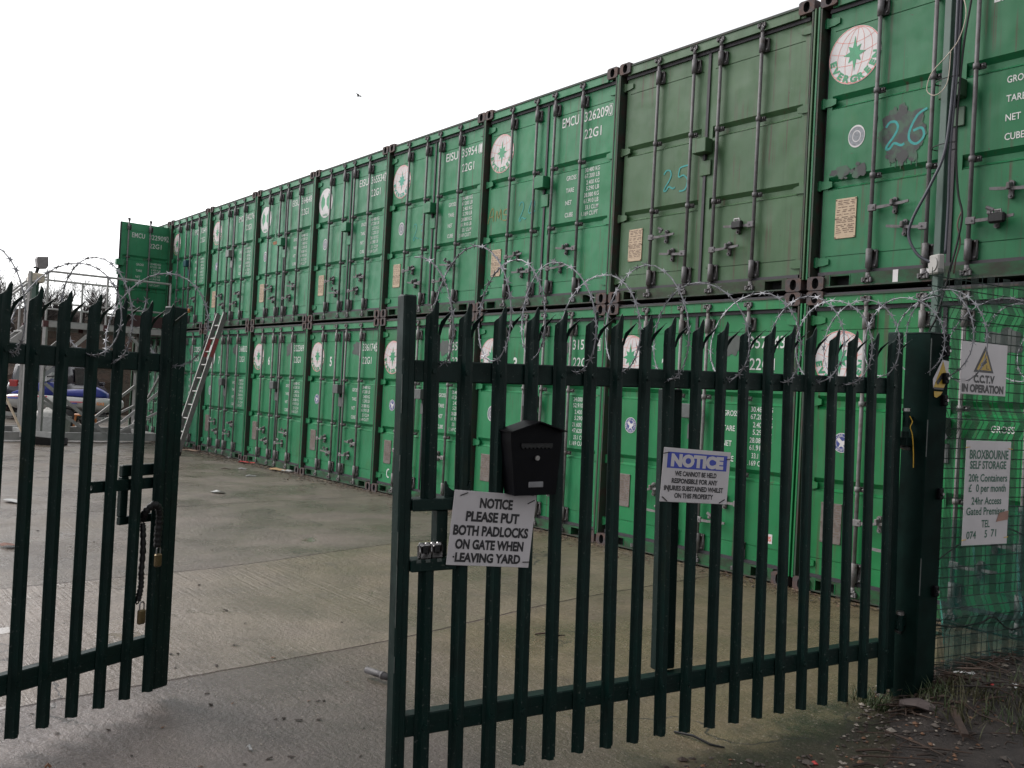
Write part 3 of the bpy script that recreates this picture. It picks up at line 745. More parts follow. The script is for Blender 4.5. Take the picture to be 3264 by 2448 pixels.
def marker_mesh(kind):
    mb = MB(); y = -.004
    two = [(0, .17), (.03, .205), (.08, .20), (.10, .15), (.07, .09), (.02, .03), (.01, .0), (.04, .0), (.075, .035), (.13, .01), (.16, .02)]
    if kind == '25':
        x0, z0 = .60, 1.135
        ribbon(mb, smooth_pts([(x0+a, z0+b) for a, b in two]), .016, CHALK, y)
        ribbon(mb, smooth_pts([(x0+.34, z0+.22), (x0+.25, z0+.215), (x0+.215, z0+.205)]), .016, CHALK, y)
        ribbon(mb, smooth_pts([(x0+.215, z0+.205), (x0+.205, z0+.12), (x0+.27, z0+.125), (x0+.325, z0+.07), (x0+.30, z0-.02), (x0+.22, z0-.03)]), .016, CHALK, y-.0005)
    if kind == '26':
        rb = random.Random(77)
        blot(mb, .71, 1.23, .165, .18, 5, BLACKPATCH, y)
        for i in range(46):
            a = rb.uniform(0, 2*PI); rr_ = rb.uniform(.75, 1.12); s_ = rb.uniform(.012, .05); blot(mb, .71+.17*rr_*math.cos(a), 1.23+.19*rr_*math.sin(a), s_, s_*rb.uniform(.7, 1.4), 100+i, BLACKPATCH, y-.00002*i, 14)
    if kind in ('26b', '26c', '26d'):
        rb = random.Random(7+len(kind)+ord(kind[-1]))
        if kind == '26d': blot(mb, .475, 1.42, .012, .06, 3, BLACKPATCH, y)
        else:
            cx_, n_ = (.19, 18) if kind == '26b' else (.335, 15)
            blot(mb, cx_, 1.01, .06, .035, 9, BLACKPATCH, y)
            for i in range(n_): s_ = rb.uniform(.01, .035); blot(mb, cx_+rb.gauss(0, .035), 1.01+rb.gauss(0, .028), s_, s_*.8, 200+i, BLACKPATCH, y-.00002*i, 12)
    if kind == '26':
        for i in range(6): x = .62+.045*i; mb.box(x, x+.006, y, y+.001, .995-.02*(i % 3), 1.06, BLACKPATCH)
        x0, z0 = .57, 1.14
        ribbon(mb, smooth_pts([(x0+a*1.05, z0+b*1.05) for a, b in two]), .02, CHALK, y-.001)
        ribbon(mb, smooth_pts([(x0+.35, z0+.27), (x0+.27, z0+.23), (x0+.21, z0+.12), (x0+.21, z0+.04), (x0+.27, z0+.0), (x0+.33, z0+.05), (x0+.31, z0+.12), (x0+.24, z0+.11)]), .02, CHALK, y-.001)
    if kind == '24':
        x0, z0 = .66, 1.10
        ribbon(mb, smooth_pts([(x0+a*.9, z0+b*1.1) for a, b in two]), .012, simple('faint_blue_marker', (.03, .25, .24), .8), y)
        ribbon(mb, smooth_pts([(x0+.24, z0+.22), (x0+.19, z0+.08), (x0+.32, z0+.09)]), .012, MATS['faint_blue_marker'], y)
        ribbon(mb, [(x0+.30, z0+.21), (x0+.28, z0-.03)], .012, MATS['faint_blue_marker'], y-.0005)
    if kind == '24b':
        xo = .02
        for p in ([(0, 0), (.05, .16), (.10, .18), (.11, .02)], [(.03, .08), (.12, .09)], [(.16, .02), (.18, .15), (.22, .05), (.26, .16), (.28, .02)], [(.40, .15), (.34, .14), (.33, .09), (.40, .07), (.38, .01), (.31, .02)]):
            ribbon(mb, smooth_pts([(xo+a, 1.13+b) for a, b in p]), .014, CHALKO, y)
    if kind == 'smear':
        for i, (x, z0, z1) in enumerate(((.70, 1.62, 2.05), (.715, 1.50, 1.60), (.735, 1.60, 2.12), (.76, 1.75, 2.2))): mb.box(x, x+.02, y-.0002*i, y+.001, z0, z1, simple('pale_smear', (.13, .22, .17), .8))
        blot(mb, .72, 1.52, .09, .035, 61, simple('orange_primer', (.22, .085, .035), .8), y-.001)
    if kind == '23':
        m = simple('faint_blue_marker', (.03, .25, .24), .8); x0, z0 = .64, 1.1
        ribbon(mb, smooth_pts([(x0+a*.9, z0+b*1.1) for a, b in two]), .010, m, y)
        ribbon(mb, smooth_pts([(x0+.2, z0+.2), (x0+.28, z0+.21), (x0+.26, z0+.13), (x0+.22, z0+.115), (x0+.3, z0+.07), (x0+.25, z0-.01), (x0+.18, z0+.01)]), .010, m, y)
    return mb.mesh('marker_scrawl')
def patch_mesh(seed):
    mb = MB(); blot(mb, -.70, 2.14, .125, .105, seed, PATCH, -.003); return mb.mesh('paint_patch')

BODY, FRAME = body_mesh(), frame_mesh()
CAST = casting_mesh(0)
PANEL = {1: panel_mesh(1), -1: panel_mesh(-1)}
RODM = {'up': rod_mesh(ROD_UP), 'lo': rod_mesh(ROD_LO)}
HAND = {(d, r, h): handle_mesh(d, ROD_UP if r == 'up' else ROD_LO, h) for d in (1, -1) for r in ('up', 'lo') for h in (0, 1)}
HINGE = {1: hinge_mesh(1), -1: hinge_mesh(-1)}
LOGO = {k: logo_mesh(k) for k in ('globe', 'teal', 'plain')}
STK = {k: round_sticker(k) for k in ('blue', 'grey')}
PLT = {'up': plate_mesh(TAN), 'lo': plate_mesh(GREYPLATE)}
SEALB = {'up': sealbox_mesh(PAINT), 'lo': sealbox_mesh(simple('seal_box_dark', (.06, .065, .065), .6))}
GASK = gasket_mesh()
PADM = MB(); PADM.bbox(-.06, .06, -.10, -.05, -.035, .04, BLACKP, .012); PADM.tube([(-.03, -.08, .03), (-.03, -.08, .06), (.03, -.08, .06), (.03, -.08, .03)], .009, STEEL, 6); PADM = PADM.mesh('handle_lock')
PADO = MB(); PADO.bbox(-.04, .04, -.10, -.05, -.07, .02, ORANGE, .012); PADO.tube([(-.025, -.08, .01), (-.025, -.08, .05), (.025, -.08, .05), (.025, -.08, .01)], .008, STEEL, 6); PADO = PADO.mesh('handle_lock')
def container(x0, z0, row, col, label, prefix='', num='', check='', logo=None, sticker=None, plate=True, numeral=None, marker=None, patch=None, table=None, open_right=0.0, lock=None, text_on=True, boxcol=None, lockmat=None):
    g = 'stacked green storage containers'
    t = thing('shipping_container', label, 'container', (x0, 0, z0), 0, g)
    link('body', BODY, t, col); link('frame', FRAME, t, col)
    for i, (u, z) in enumerate(((0, 0), (W_-.162, 0), (0, H_-.118), (W_-.162, H_-.118))):
        c = link('corner_casting', CAST, t); c.location = (u, 0, z)
    for side in (1, -1):
        d = link('door', PANEL[side], t, col); d.location = (HL if side > 0 else W_-HL, Y0, 0)
        if side < 0 and open_right: d.rotation_euler = (0, 0, open_right)
        r1, r2 = (.496, .981)
        for r in (r1, r2):
            o = link('lock_rod', RODM[row], d); o.location = (r*side, 0, 0)
        for r, z, dd, k in ((r1, .655, side, 0), (r2, .455, -side, 1)):
            hk = rnd.random() < .3
            o = link('handle', HAND[(dd, row, int(hk))], d); o.location = (r*side, 0, z); o.rotation_euler = (0, rnd.uniform(-.06, .06), 0)
        for z in (.248, .917, 1.637, 2.343):
            o = link('hinge', HINGE[side], d, col); o.location = (0, 0, z)
        if side > 0:
            if logo: link('logo', LOGO[logo], d)
            if sticker: link('round_sticker', STK[sticker], d)
            if plate: link('data_plate', PLT[row], d)
            if numeral: link('numeral', numeral_mesh(numeral), d)
            if marker: link('marker_scrawl', marker_mesh(marker), d)
            if marker == '24': link('marker_scrawl', marker_mesh('24b'), d)
            if marker == '26':
                for q_ in ('26b', '26c', '26d'): link('scraped_patch', marker_mesh(q_), d)
        else:
            link('gasket', GASK, d); link('seal_box', SEALB['up' if boxcol else row], d, boxcol or tuple(c*.9+.008 for c in col))
            if text_on:
                for n_, m_ in lettering_meshes(prefix, num, check, table): link(n_, m_, d)
            if patch: link('paint_patch', patch_mesh(patch), d)
        if lock and lock[0] == side:
            o = link('handle_lock', lockmat or PADM, d); o.location = ((lock[1])*1.0, 0, lock[2])
    return t
K_ = .60
B = [-2.66, -.155, 2.418, 4.981, 7.473, 9.958, 12.414, 14.856, 17.361, 19.86]
def left_of(i): return (B[i]+B[i+1])/2-W_/2
UPZ = H_+.008
GR = [(.038, .29, .135), (.036, .285, .135), (.036, .285, .135), (.038, .285, .138), (.034, .275, .130), (.020, .255, .105), (.016, .248, .098), (.064, .150, .062), (.009, .185, .068)]  # far-end greens made paler to stand for lens glare
up = [dict(label='topmost far-end green container with one door swung wide open', prefix='EMCU', num='322909', check='2', logo='globe', open_right=PI/2+.02),
      dict(label='upper green container right beside the swung-open door, a small dark blue box on its doors', prefix='EMCU', num='305491', logo='globe', sticker='grey', plate=False, boxcol=(.006, .05, .07), lock=(-1, -.80, .44), lockmat=PADO),
      dict(label='upper green container with a blue sticker, directly above the ladder top', prefix='EMCU', num='340276', logo='globe', sticker='blue', boxcol=(.16, .16, .16)),
      dict(label='upper green container lettered 364648 with white square-letter emblem', prefix='EISU', num='364648', logo='plain', sticker='grey', marker='smear'),
      dict(label='upper green container lettered 365534 with white square-letter emblem', prefix='EISU', num='365534', check='7', logo='plain', sticker='grey', table=['30.480 KG', '67.200 LB', '2.370 KG', '5.220 LB', '28.110 KG', '61.980 LB', '33.1 CU.M', '1.169 CU.FT']),
      dict(label='upper green container lettered 3595411 with teal star globe logo', prefix='EISU', num='359541', check='1', logo='teal', sticker='grey', marker='23'),
      dict(label='upper green container lettered EMCU 3262090 with globe logo and faint scrawl 24', prefix='EMCU', num='326209', check='0', logo='globe', marker='24'),
      dict(label='plain dull olive green container scrawled 25, without logo or lettering', text_on=False, marker='25', lock=(-1, -.66, .66)),
      dict(label='upper green container scrawled 26 on a black blotch, nearest the camera', prefix='EMCU', num='330518', check='4', logo='globe', sticker='grey', marker='26', lock=(-1, -.76, .45), boxcol=(.035, .07, .04))]
ups = []
for i, kw in enumerate(up): ups.append(container(left_of(i), UPZ, 'up', tuple(c*K_ for c in GR[i]), **kw))
GL = [(.085, .37, .20), (.042, .31, .158), (.032, .295, .135), (.022, .285, .115), (.016, .28, .108), (.014, .29, .102), (.012, .275, .098), (.007, .265, .082), (.006, .255, .068)]  # greens darken towards the near end, standing for less sky light
lo = [dict(label='far-end lower green container glimpsed behind the white access platform', num='318840', logo='globe', table=None, patch=2),
      dict(label='lower green container at the foot of the ladder, left of number 7', num='322057', patch=4, numeral='8'),
      dict(label='lower green container with white number 7 behind the ladder', num='366832', logo='plain', sticker='grey', patch=6, numeral='7'),
      dict(label='lower green container with white number 6 and globe logo', num='322369', logo='globe', patch=11, numeral='6'),
      dict(label='lower green container with white number 5 and globe logo', num='336174', check='5', logo='globe', sticker='blue', patch=15, numeral='5'),
      dict(label='lower green container with number lettered 356, half hidden by the gate end post', num='356811', check='2', logo='globe', sticker='blue', patch=21, numeral='4'),
      dict(label='lower green container with white number 3 behind the letterbox', num='315077', check='4', logo='globe', sticker='grey', patch=25, numeral='3', table=['24.000 KG', '52.910 LB', '2.400 KG', '5.290 LB', '21.600 KG', '47.620 LB', '33.1 CU.M', '1.169 CU.FT']),
      dict(label='lower green container with white number 2 behind the blue NOTICE sign', num='357143', logo='globe', sticker='blue', patch=31, numeral='2'),
      dict(label='nearest lower bright green container behind the hinge post and mesh fence', num='361205', logo='globe', sticker='blue', patch=35, numeral='1')]
lows = []
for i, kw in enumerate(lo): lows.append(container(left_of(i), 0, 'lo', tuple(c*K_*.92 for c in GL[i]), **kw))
def extra(root, build, name, loc=(0, 0, 0)):
    mb = MB(); build(mb); o = mb.build(name, root); o.location = loc; return o
extra(lows[7], lambda m: (m.box(0, .10, -.002, 0, 0, .085, STICKER), text(m, 'INS', LOGORED, .012, .09, .022, .04, -.003, .03)), 'small_label', (2.12, Y0-.001, .34))
extra(lows[7], lambda m: blot(m, 0, 0, .03, .035, 4, STICKER, 0, 12), 'torn_sticker', (2.10, Y0-.003, .58))
extra(lows[5], lambda m: ribbon(m, [(.045*math.cos(a), .06*math.sin(a)) for a in [PI*(.35+.13*k) for k in range(11)]], .018, WHITE, 0), 'chalk_mark', (.36, Y0-.003, .30))
extra(ups[8], lambda m: m.box(0, .045, -.001, 0, 0, .10, STICKER), 'tape_scrap', (.79, .019, .03)); extra(ups[8], lambda m: m.box(0, .08, -.001, 0, 0, .05, STICKER), 'tape_scrap', (1.02, .019, .07))

# ------------------------------------------------------------------ gates (local frame: x along the leaf, y = -front, z up)
def leaf_matrix(ox, oy, heading, slope):
    return Matrix.Translation((ox, oy, 0)) @ Matrix.Rotation(PI/2-heading, 4, 'Z') @ Matrix.Rotation(-slope, 4, 'Y')
MR = leaf_matrix(19.12556, -4.89674, .15941, .02676)
ML = leaf_matrix(17.89580, -6.29449, -.45609, 0.0)
def root_at(name, M, label, cat, group=None):
    o = bpy.data.objects.new(name, None); COL.objects.link(o); o.empty_display_size = .2; o.matrix_world = M
    return tag(o, label, cat, group)
SEC = [(-.034, .0), (-.021, -.004), (-.011, -.026), (.011, -.026), (.021, -.004), (.034, .0)]      # front is -y
def pale_mesh(z0, z1, head=True, seed=0):
    mb = MB(); r = random.Random(seed); th = .0032
    def wall(secs):     # secs: list of (list of (x,y), z)
        n = len(secs[0][0]); vs = []
        for pts, z in secs:
            vs += [(x, y, z+(dz[0] if dz else 0)) for (x, y, *dz) in pts]
            vs += [(x, y+th, z+(dz[0] if dz else 0)) for (x, y, *dz) in pts]
        m = 2*n; fs = []
        for i in range(len(secs)-1):
            for k in range(n-1):
                fs.append((i*m+k, i*m+k+1, (i+1)*m+k+1, (i+1)*m+k)); fs.append((i*m+n+k, (i+1)*m+n+k, (i+1)*m+n+k+1, i*m+n+k+1))
            fs.append((i*m, (i+1)*m, (i+1)*m+n, i*m+n)); fs.append((i*m+n-1, i*m+2*n-1, (i+1)*m+2*n-1, (i+1)*m+n-1))
        fs.append(tuple(range(n))+tuple(range(2*n-1, n-1, -1)))
        e = (len(secs)-1)*m; fs.append(tuple(e+k for k in range(n))[::-1]+tuple(e+n+k for k in range(n)))
        mb.add(vs, fs, GATE)
    if not head:
        wall([(SEC, z0), (SEC, z1)])
    else:
        zs = z1-.14; j = r.uniform(-.004, .004)
        wall([(SEC, z0), (SEC, zs)])
        def ysec(x):
            for (xa, ya), (xb, yb) in zip(SEC, SEC[1:]):
                if xa <= x <= xb: return ya+(yb-ya)*(x-xa)/(xb-xa)
            return 0
        cols = [(-.034, z1-.066), (-.027, z1-.058), (-.019, z1-.052), (-.013, z1-.040), (-.008, z1-.014), (-.003+j, z1), (.003, z1-.006), (.010, z1-.015), (.016, z1-.026), (.019, z1-.036), (.021, z1-.048)]
        n = len(cols); back = lambda z: -.012*max(0, (z-zs)/.14)**2
        vs = []
        for o_ in (0, th):
            vs += [(x, ysec(x)+o_, zs) for x, z in cols]+[(x*.95, ysec(x)+o_+back(z), z) for x, z in cols]
        fs = [(k, k+1, n+k+1, n+k) for k in range(n-1)]+[(2*n+k, 3*n+k, 3*n+k+1, 2*n+k+1) for k in range(n-1)]+[(n+k, n+k+1, 3*n+k+1, 3*n+k) for k in range(n-1)]
        mb.add(vs, fs, GATE)
        ys_ = [(0, 0, .034, .0), (.03, .004, .036, -.010), (.06, .016, .043, -.028), (.085, .031, .051, -.048), (.105, .046, .055, -.064), (.118, .058, .060, -.076)]
        vs = []
        for dz, xa, xb, y in ys_:
            xa = max(xa, .021) if dz < .04 else xa+.004
            vs += [(xa+j, y-.003, zs+.0+dz*.93), (xb+j, y, zs+.0+dz*.93), (xb+j, y+th, zs+.0+dz*.93), (xa+j, y-.003+th, zs+.0+dz*.93)]
        fs = [(4*k+a, 4*k+(a+1) % 4, 4*k+4+(a+1) % 4, 4*k+4+a) for k in range(5) for a in range(4)]+[(20, 21, 22, 23)]
        mb.add(vs, fs, GATE)
    # bolt heads where the pale meets the rails
    for z in (1.651, .221):
        if z0 < z < z1: mb.lathe([(.011, -.034), (.011, -.026), (.004, -.0255)], (0, 0, z), GATE, 8, 'y')
    return mb.mesh('pale')
PALE = [pale_mesh(-.012, 1.936, True, s) for s in range(3)]
def rail(parent, s0, s1, z0, z1, y0=.004, y1=.056, name='rail'):
    mb = MB(); mb.bbox(s0, s1, y0, y1, z0, z1, GATE, .005)
    zc = (z0+z1)/2; mb.box(s0, s1, y0-.0015, y0+.001, zc-.0025, zc+.0025, GATEWEAR if False else GATE)
    return mb.build(name, parent)
# --- right leaf
gr = root_at('palisade_gate', MR, 'closed right-hand dark green palisade gate leaf carrying the signs and letterbox', 'gate', 'palisade gate leaves')
mb = MB(); mb.bbox(-.136, -.080, -.012, .062, .02, 1.952, GATE, .006)
for z, h, w in ((1.6, .12, .004), (.85, .22, .003), (.50, .05, .003), (.98, .10, .003), (1.30, .05, .002)): mb.box(-.137, -.134-w*.2, -.0135, -.010, z-h, z+h*.3, GATEWEAR)
mb.box(-.1085, -.106, -.0135, -.0115, .06, 1.9, GATE)
mb.build('end_stile', gr)
mb = MB(); mb.bbox(2.735, 2.79, -.008, .058, .0, 1.945, GATE, .006); mb.build('hinge_stile', gr)
rail(gr, -.080, 2.735, 1.606, 1.694, y1=.066); rail(gr, -.080, 2.735, .177, .265, y1=.072)
mb = MB(); mb.bbox(1.225, 1.335, .0665, .12, .267, 1.604, GATE, .006); mb.build('middle_stile', gr)
for k in range(19):
    if k == 0:
        for a, b_, h in ((-.012, .868, False), (1.115, 1.936, True)):
            o = link('pale', pale_mesh(a, b_, h, 5), gr); o.location = (-.004, 0, 0)
    else:
        o = link('pale', PALE[k % 3], gr); o.location = (k*.15+rnd.uniform(-.003, .003), rnd.uniform(-.002, .001), rnd.uniform(-.004, .004)); o.rotation_euler = (rnd.uniform(-.004, .004), rnd.uniform(-.005, .005), rnd.uniform(-.06, .06))
mb = MB(); mb.bbox(-.080, .116, -.028, .058, 1.09, 1.138, GATE, .004); mb.build('latch_plate', gr)
mb = MB(); mb.bbox(-.080, .118, -.028, .058, .847, .895, GATE, .004)
for x in (-.06, -.02, .03, .07): mb.box(x, x+.02, -.0295, -.026, .884, .8965, GATEWEAR)
mb.build('latch_shelf', gr)
mb = MB(); mb.bbox(.036, .084, -.006, .056, .897, 1.088, GATE, .004); mb.build('latch_upright', gr)
mb = MB(); pts = [(.066, 1.139), (.184, 1.139), (.184, 1.205)]+[(.125+.052*math.cos(a), 1.205+.052*math.sin(a)*.8) for a in [-PI*k/10 for k in range(0, 11)]]+[(.066, 1.205)]
mb.prism(pts, -.006, .002, GATE); mb.build('hasp_plate', gr)
for z in (1.47, .36):
    mb = MB(); mb.tube([(2.81, -.02, z-.04), (2.81, -.02, z+.04)], .019, GATE, 10); mb.bbox(2.79, 2.86, -.032, -.010, z-.018, z+.018, GATE, .004)
    mb.tube([(2.81, -.02, z+.045), (2.81, -.02, z+.062)], .022, STEEL, 8); mb.build('gate_hinge', gr)
# --- left leaf
gl = root_at('palisade_gate', ML, 'open left-hand dark green palisade gate leaf with slide bolt and hanging chains', 'gate', 'palisade gate leaves')
mb = MB(); mb.bbox(.922, 1.015, -.014, .058, -.012, 1.928, GATE, .006); mb.box(.9655, .968, -.0155, -.013, .0, 1.9, GATEWEAR if False else GATE)
for z, h in ((.55, .12), (.20, .10), (1.05, .04)): mb.box(.9660, .9685, -.0152, -.011, z-h, z+h, GATEWEAR)
mb.build('end_stile', gl)
rail(gl, -1.85, .935, 1.593, 1.683); rail(gl, -1.85, .935, .172, .263)
for k in range(-12, 7):
    x = k*.15 if k < 6 else .892
    o = link('pale', PALE[k % 3], gl); o.location = (x, rnd.uniform(-.001, .001), rnd.uniform(-.003, .003)); o.rotation_euler = (0, rnd.uniform(-.003, .003), 0)
mb = MB(); mb.bbox(-1.91, -1.85, -.008, .058, -.012, 1.928, GATE, .006); mb.build('hinge_stile', gl)
mb = MB(); mb.bbox(.692, .935, .030, .058, 1.073, 1.129, GATE, .004); mb.bbox(.692, .935, .030, .058, .838, .878, GATE, .004); mb.bbox(.690, .735, .030, .058, .878, 1.073, GATE, .004); mb.build('lock_box', gl)
mb = MB(); pts = [(.487, .905+.10), (.90, .915+.10), (.90, .955+.10), (.497, .945+.10), (.485, .935+.10)]
n = 14; cx, cz, r_ = .512, 1.031, .011
mb.box(.525, .90, .018, .028, 1.008, 1.062, GATE)
ringv = [(.525-.030+0*k, 0, 0) for k in range(1)]
vs = []; 
for k in range(n):
    a = 2*PI*k/n; m_ = max(abs(math.cos(a))/.028, abs(math.sin(a))/.027); vs.append((.500+math.cos(a)/m_*.9, .018, 1.035+math.sin(a)/m_))
for k in range(n):
    a = 2*PI*k/n; vs.append((.500+r_*math.cos(a), .018, 1.035+r_*1.15*math.sin(a)))
vs += [(x, .028, z) for x, y, z in vs]
mb.add(vs, [(k, (k+1) % n, n+(k+1) % n, n+k) for k in range(n)]+[(2*n+k, 3*n+k, 3*n+(k+1) % n, 2*n+(k+1) % n) for k in range(n)]+[(n+k, n+(k+1) % n, 3*n+(k+1) % n, 3*n+k) for k in range(n)]+[(k, 2*n+k, 2*n+(k+1) % n, (k+1) % n) for k in range(n)], GATE)
mb.build('slide_bolt', gl)
# hinge post of the right leaf
pc = Vector((19.613, -2.03, 0))
pt = thing('gate_post', 'thick dark green square steel post hinging the right gate leaf', 'post', tuple(pc), -.155)
POSTM = simple('dull_dark_post_paint', (.0022, .0105, .0085), .75, var=.5, scale=7, bumpy=.2, spec=.06)
mb = MB(); mb.bbox(-.08, .08, -.08, .08, -.10, 2.02, POSTM, .004)
for z in (1.99, 1.55, .8): mb.box(.0795, .0815, -.079, -.072, z-.2, z, GATEWEAR)
mb.build('shaft', pt)
mb = MB(); mb.box(-.082, .082, -.082, .082, 2.02, 2.026, GATE); mb.build('cap', pt)
for z in (1.93, 1.78, 1.66, 1.15, .62):
    mb = MB(); mb.bbox(.080, .105, .02, .06, z-.03, z+.03, BLACK, .006); mb.tube([(.105, .04, z), (.115, .04, z)], .008, STEEL, 6); mb.build('fence_clamp', pt)
for z in (1.43, .43):
    mb = MB(); mb.bbox(-.05, .0, -.135, -.081, z-.03, z+.02, GATE, .004); mb.tube([(-.03, -.115, z+.02), (-.03, -.115, z+.05)], .020, GATE, 8); mb.tube([(-.055, -.118, z-.035), (.005, -.118, z-.045)], .011, STEEL, 6); mb.build('hinge_bracket', pt)

# --- razor wire
def coil(name, M, s0, s1, loops, zc, R, label, seed, yc=0.0, ph=0.0, peaks=None, lows=None):
    r = random.Random(seed); per = 26; pts = []; n = loops*per
    jr = [r.uniform(-.12, .10) for _ in range(loops+2)]; js = [r.uniform(-.35, .35) for _ in range(loops+2)]; jz = [r.uniform(-.035, .04) for _ in range(loops+2)]
    for i in range(n+1):
        t = i/per; k = int(t); f = t-k; f2 = f*f*(3-2*f)
        lerp = lambda A: A[k]*(1-f2)+A[k+1]*f2
        a = 2*PI*t+ph; rad = R*(1+lerp(jr)); pitch = (s1-s0)/loops
        s = s0+(s1-s0)*i/n+lerp(js)*pitch+.35*pitch*math.sin(a*.5)
        pts.append(Vector((s, yc+rad*.92*math.cos(a), zc+lerp(jz)+rad*math.sin(a))))
    if peaks:
        pts = []; ph_ = [r.uniform(-.3, .3) for _ in peaks]
        for i in range((len(peaks)-1)*per+1):
            k = min(i//per, len(peaks)-2); f = i/per-k; a = 2*PI*f; (sa, za), (sb, zb), lo_ = peaks[k], peaks[k+1], lows[k]
            top = za+(zb-za)*f; c_ = (top+lo_)/2; rad = (top-lo_)/2
            s = sa+(sb-sa)*(f+.055*math.sin(a)); pts.append(Vector((s, yc-rad*(.86+.12*math.sin(k*2.4))*math.sin(a), c_+rad*math.cos(a))))
    o = root_at(name, M, label, 'razor wire', 'razor wire coils')
    mb = MB(); mb.tube(pts, .0030, GALV, 5); acc = 0; up = Vector((0, 0, 1))
    for i in range(1, len(pts)):
        d = pts[i]-pts[i-1]; acc += d.length
        if acc > .042:
            acc = 0; t = d.normalized(); q = t.cross(Vector((r.uniform(-1, 1), r.uniform(-1, 1), r.uniform(-1, 1)))).normalized(); w = t.cross(q)
            p = pts[i]
            for sg in (1, -1):      # bow-tie blade bent out of its strip
                b1 = [p-t*.006, p-t*.018+q*.017*sg+w*.002, p-t*.004+q*.006*sg, p+t*.004+q*.006*sg, p+t*.018+q*.017*sg+w*.002, p+t*.006]
                off = w*.0009
                mb.add([x+off for x in b1]+[x-off for x in b1], [(0, 1, 2, 3, 4, 5), (11, 10, 9, 8, 7, 6)]+[(k, (k+1) % 6+0, (k+1) % 6+6, k+6) for k in range(6)], GALV)
    mb.build('barbed_wire', o)
    return o
coil('razor_wire', MR, -.22, 2.95, 12, 1.890, .235, 'silver razor wire coil along the top of the closed right gate leaf', 4, -.02, peaks=[(-.10, 2.10), (.162, 2.170), (.359, 2.13), (.54, 2.135), (.80, 2.10), (1.03, 2.165), (1.33, 2.105), (1.74, 2.085), (2.05, 2.09), (2.22, 2.08), (2.46, 2.10), (2.74, 2.13), (3.05, 2.16)], lows=[1.68, 1.70, 1.72, 1.665, 1.68, 1.645, 1.655, 1.65, 1.66, 1.65, 1.70, 1.72])
coil('razor_wire', ML, -1.7, 1.0, 9, 1.85, .225, 'silver razor wire coil along the top of the open left gate leaf', 11, -.03, .4)
FM = Matrix.Translation((19.57, -2.14, 0)) @ Matrix.Rotation(PI/2-.155, 4, 'Z')
coil('razor_wire', FM, .10, 1.75, 5, 2.03, .235, 'silver razor wire coil above the green mesh fence panel', 23, -.02, 2.2)

# --- things on the gates
def placed(name, M, s, front, z, roll, label, cat, group=None):
    return root_at(name, M @ Matrix.Translation((s, -front, z)) @ Matrix.Rotation(-roll, 4, 'Y'), label, cat, group)
def board(o, w, h, t=.004, mat=None):
    mb = MB(); mb.bbox(-w/2, w/2, -t, 0, -h/2, h/2, mat or SIGNW, .0015); mb.build('board', o)
def letters(o, lines, mat, name='lettering', y=-.0052, off=.02):
    for s, x0, x1, z, cap in lines:
        mb = MB(); text(mb, s, mat, x0, x1, z, cap, y, off+.022); mb.build(name, o)
def ties(o, pts, mat=BLACKP):
    for x, z, a in pts:
        mb = MB(); d = Vector((math.cos(a), 0, math.sin(a)))*.018; p = Vector((x, -.0065, z)); mb.bar(p-d, p+d, .003, .0035, mat); mb.build('cable_tie', o)
s1 = placed('warning_sign', MR, .273, .034, 1.0025, -.101, 'white board reading NOTICE PLEASE PUT BOTH PADLOCKS ON GATE WHEN LEAVING YARD', 'sign')
board(s1, .386, .305)
letters(s1, [('NOTICE', -.073, .082, .088, .037), ('PLEASE PUT', -.130, .120, .031, .037), ('BOTH PADLOCKS', -.180, .172, -.027, .037), ('ON GATE WHEN', -.164, .156, -.083, .036), ('LEAVING YARD', -.158, .148, -.136, .034)], SIGNBLK, off=.024)
ties(s1, [(.168, .125, .5), (.178, -.128, .05), (-.150, .138, .4)])
mb = MB(); mb.tube([(-.165, -.0055, -.118), (-.165, -.0045, -.118)], .004, SIGNBLK, 8); mb.build('screw_hole', s1)
s2 = placed('warning_sign', MR, 1.343, .034, 1.197, -.075, 'white board with blue NOTICE header about injuries on this property', 'sign')
board(s2, .402, .250)
mb = MB(); mb.box(-.178, .180, -.0048, -.0042, .032, .106, SIGNBLUE); mb.build('blue_header', s2)
letters(s2, [('NOTICE', -.157, .158, .044, .050)], SIGNW, 'header_lettering', -.0056, .045)
letters(s2, [('WE CANNOT BE HELD', -.128, .122, -.002, .021), ('RESPONSIBLE FOR ANY', -.143, .132, -.036, .021), ('INJURIES SUBSTAINED WHILST', -.183, .170, -.070, .021), ('ON THIS PROPERTY', -.120, .112, -.104, .021)], SIGNBLK, off=.016)
ties(s2, [(-.188, .100, .2), (.192, .092, .1), (-.175, -.112, -.6), (.168, -.110, .5)])
# letterbox
lb = placed('letterbox', MR, .425, .026, 1.15, 0, 'black steel letterbox with a pitched lid hung on the right gate', 'letterbox')
mb = MB(); vs = []
for y in (0, -.095):
    k = 1 if y < 0 else .98
    vs += [(-.098*k, y, 0), (.098*k, y, 0), (.122, y, .225), (.122, y, .262), (0, y, .297), (-.122, y, .262), (-.122, y, .225)]
mb.add(vs, [tuple(range(7, 14)), tuple(range(7))[::-1]]+[(k, k+7, (k+1) % 7+7, (k+1) % 7) for k in range(7)], BLACK); mb.build('case', lb)
mb = MB()
for sg in (1, -1):
    mb.add([(0, .006, .302), (0, -.125, .302), (sg*.130, -.125, .262), (sg*.130, .006, .262), (0, .006, .308), (0, -.125, .308), (sg*.130, -.125, .267), (sg*.130, .006, .267)], [(0, 1, 2, 3), (7, 6, 5, 4), (0, 4, 5, 1), (1, 5, 6, 2), (2, 6, 7, 3), (3, 7, 4, 0)], BLACK)
mb.build('lid', lb)
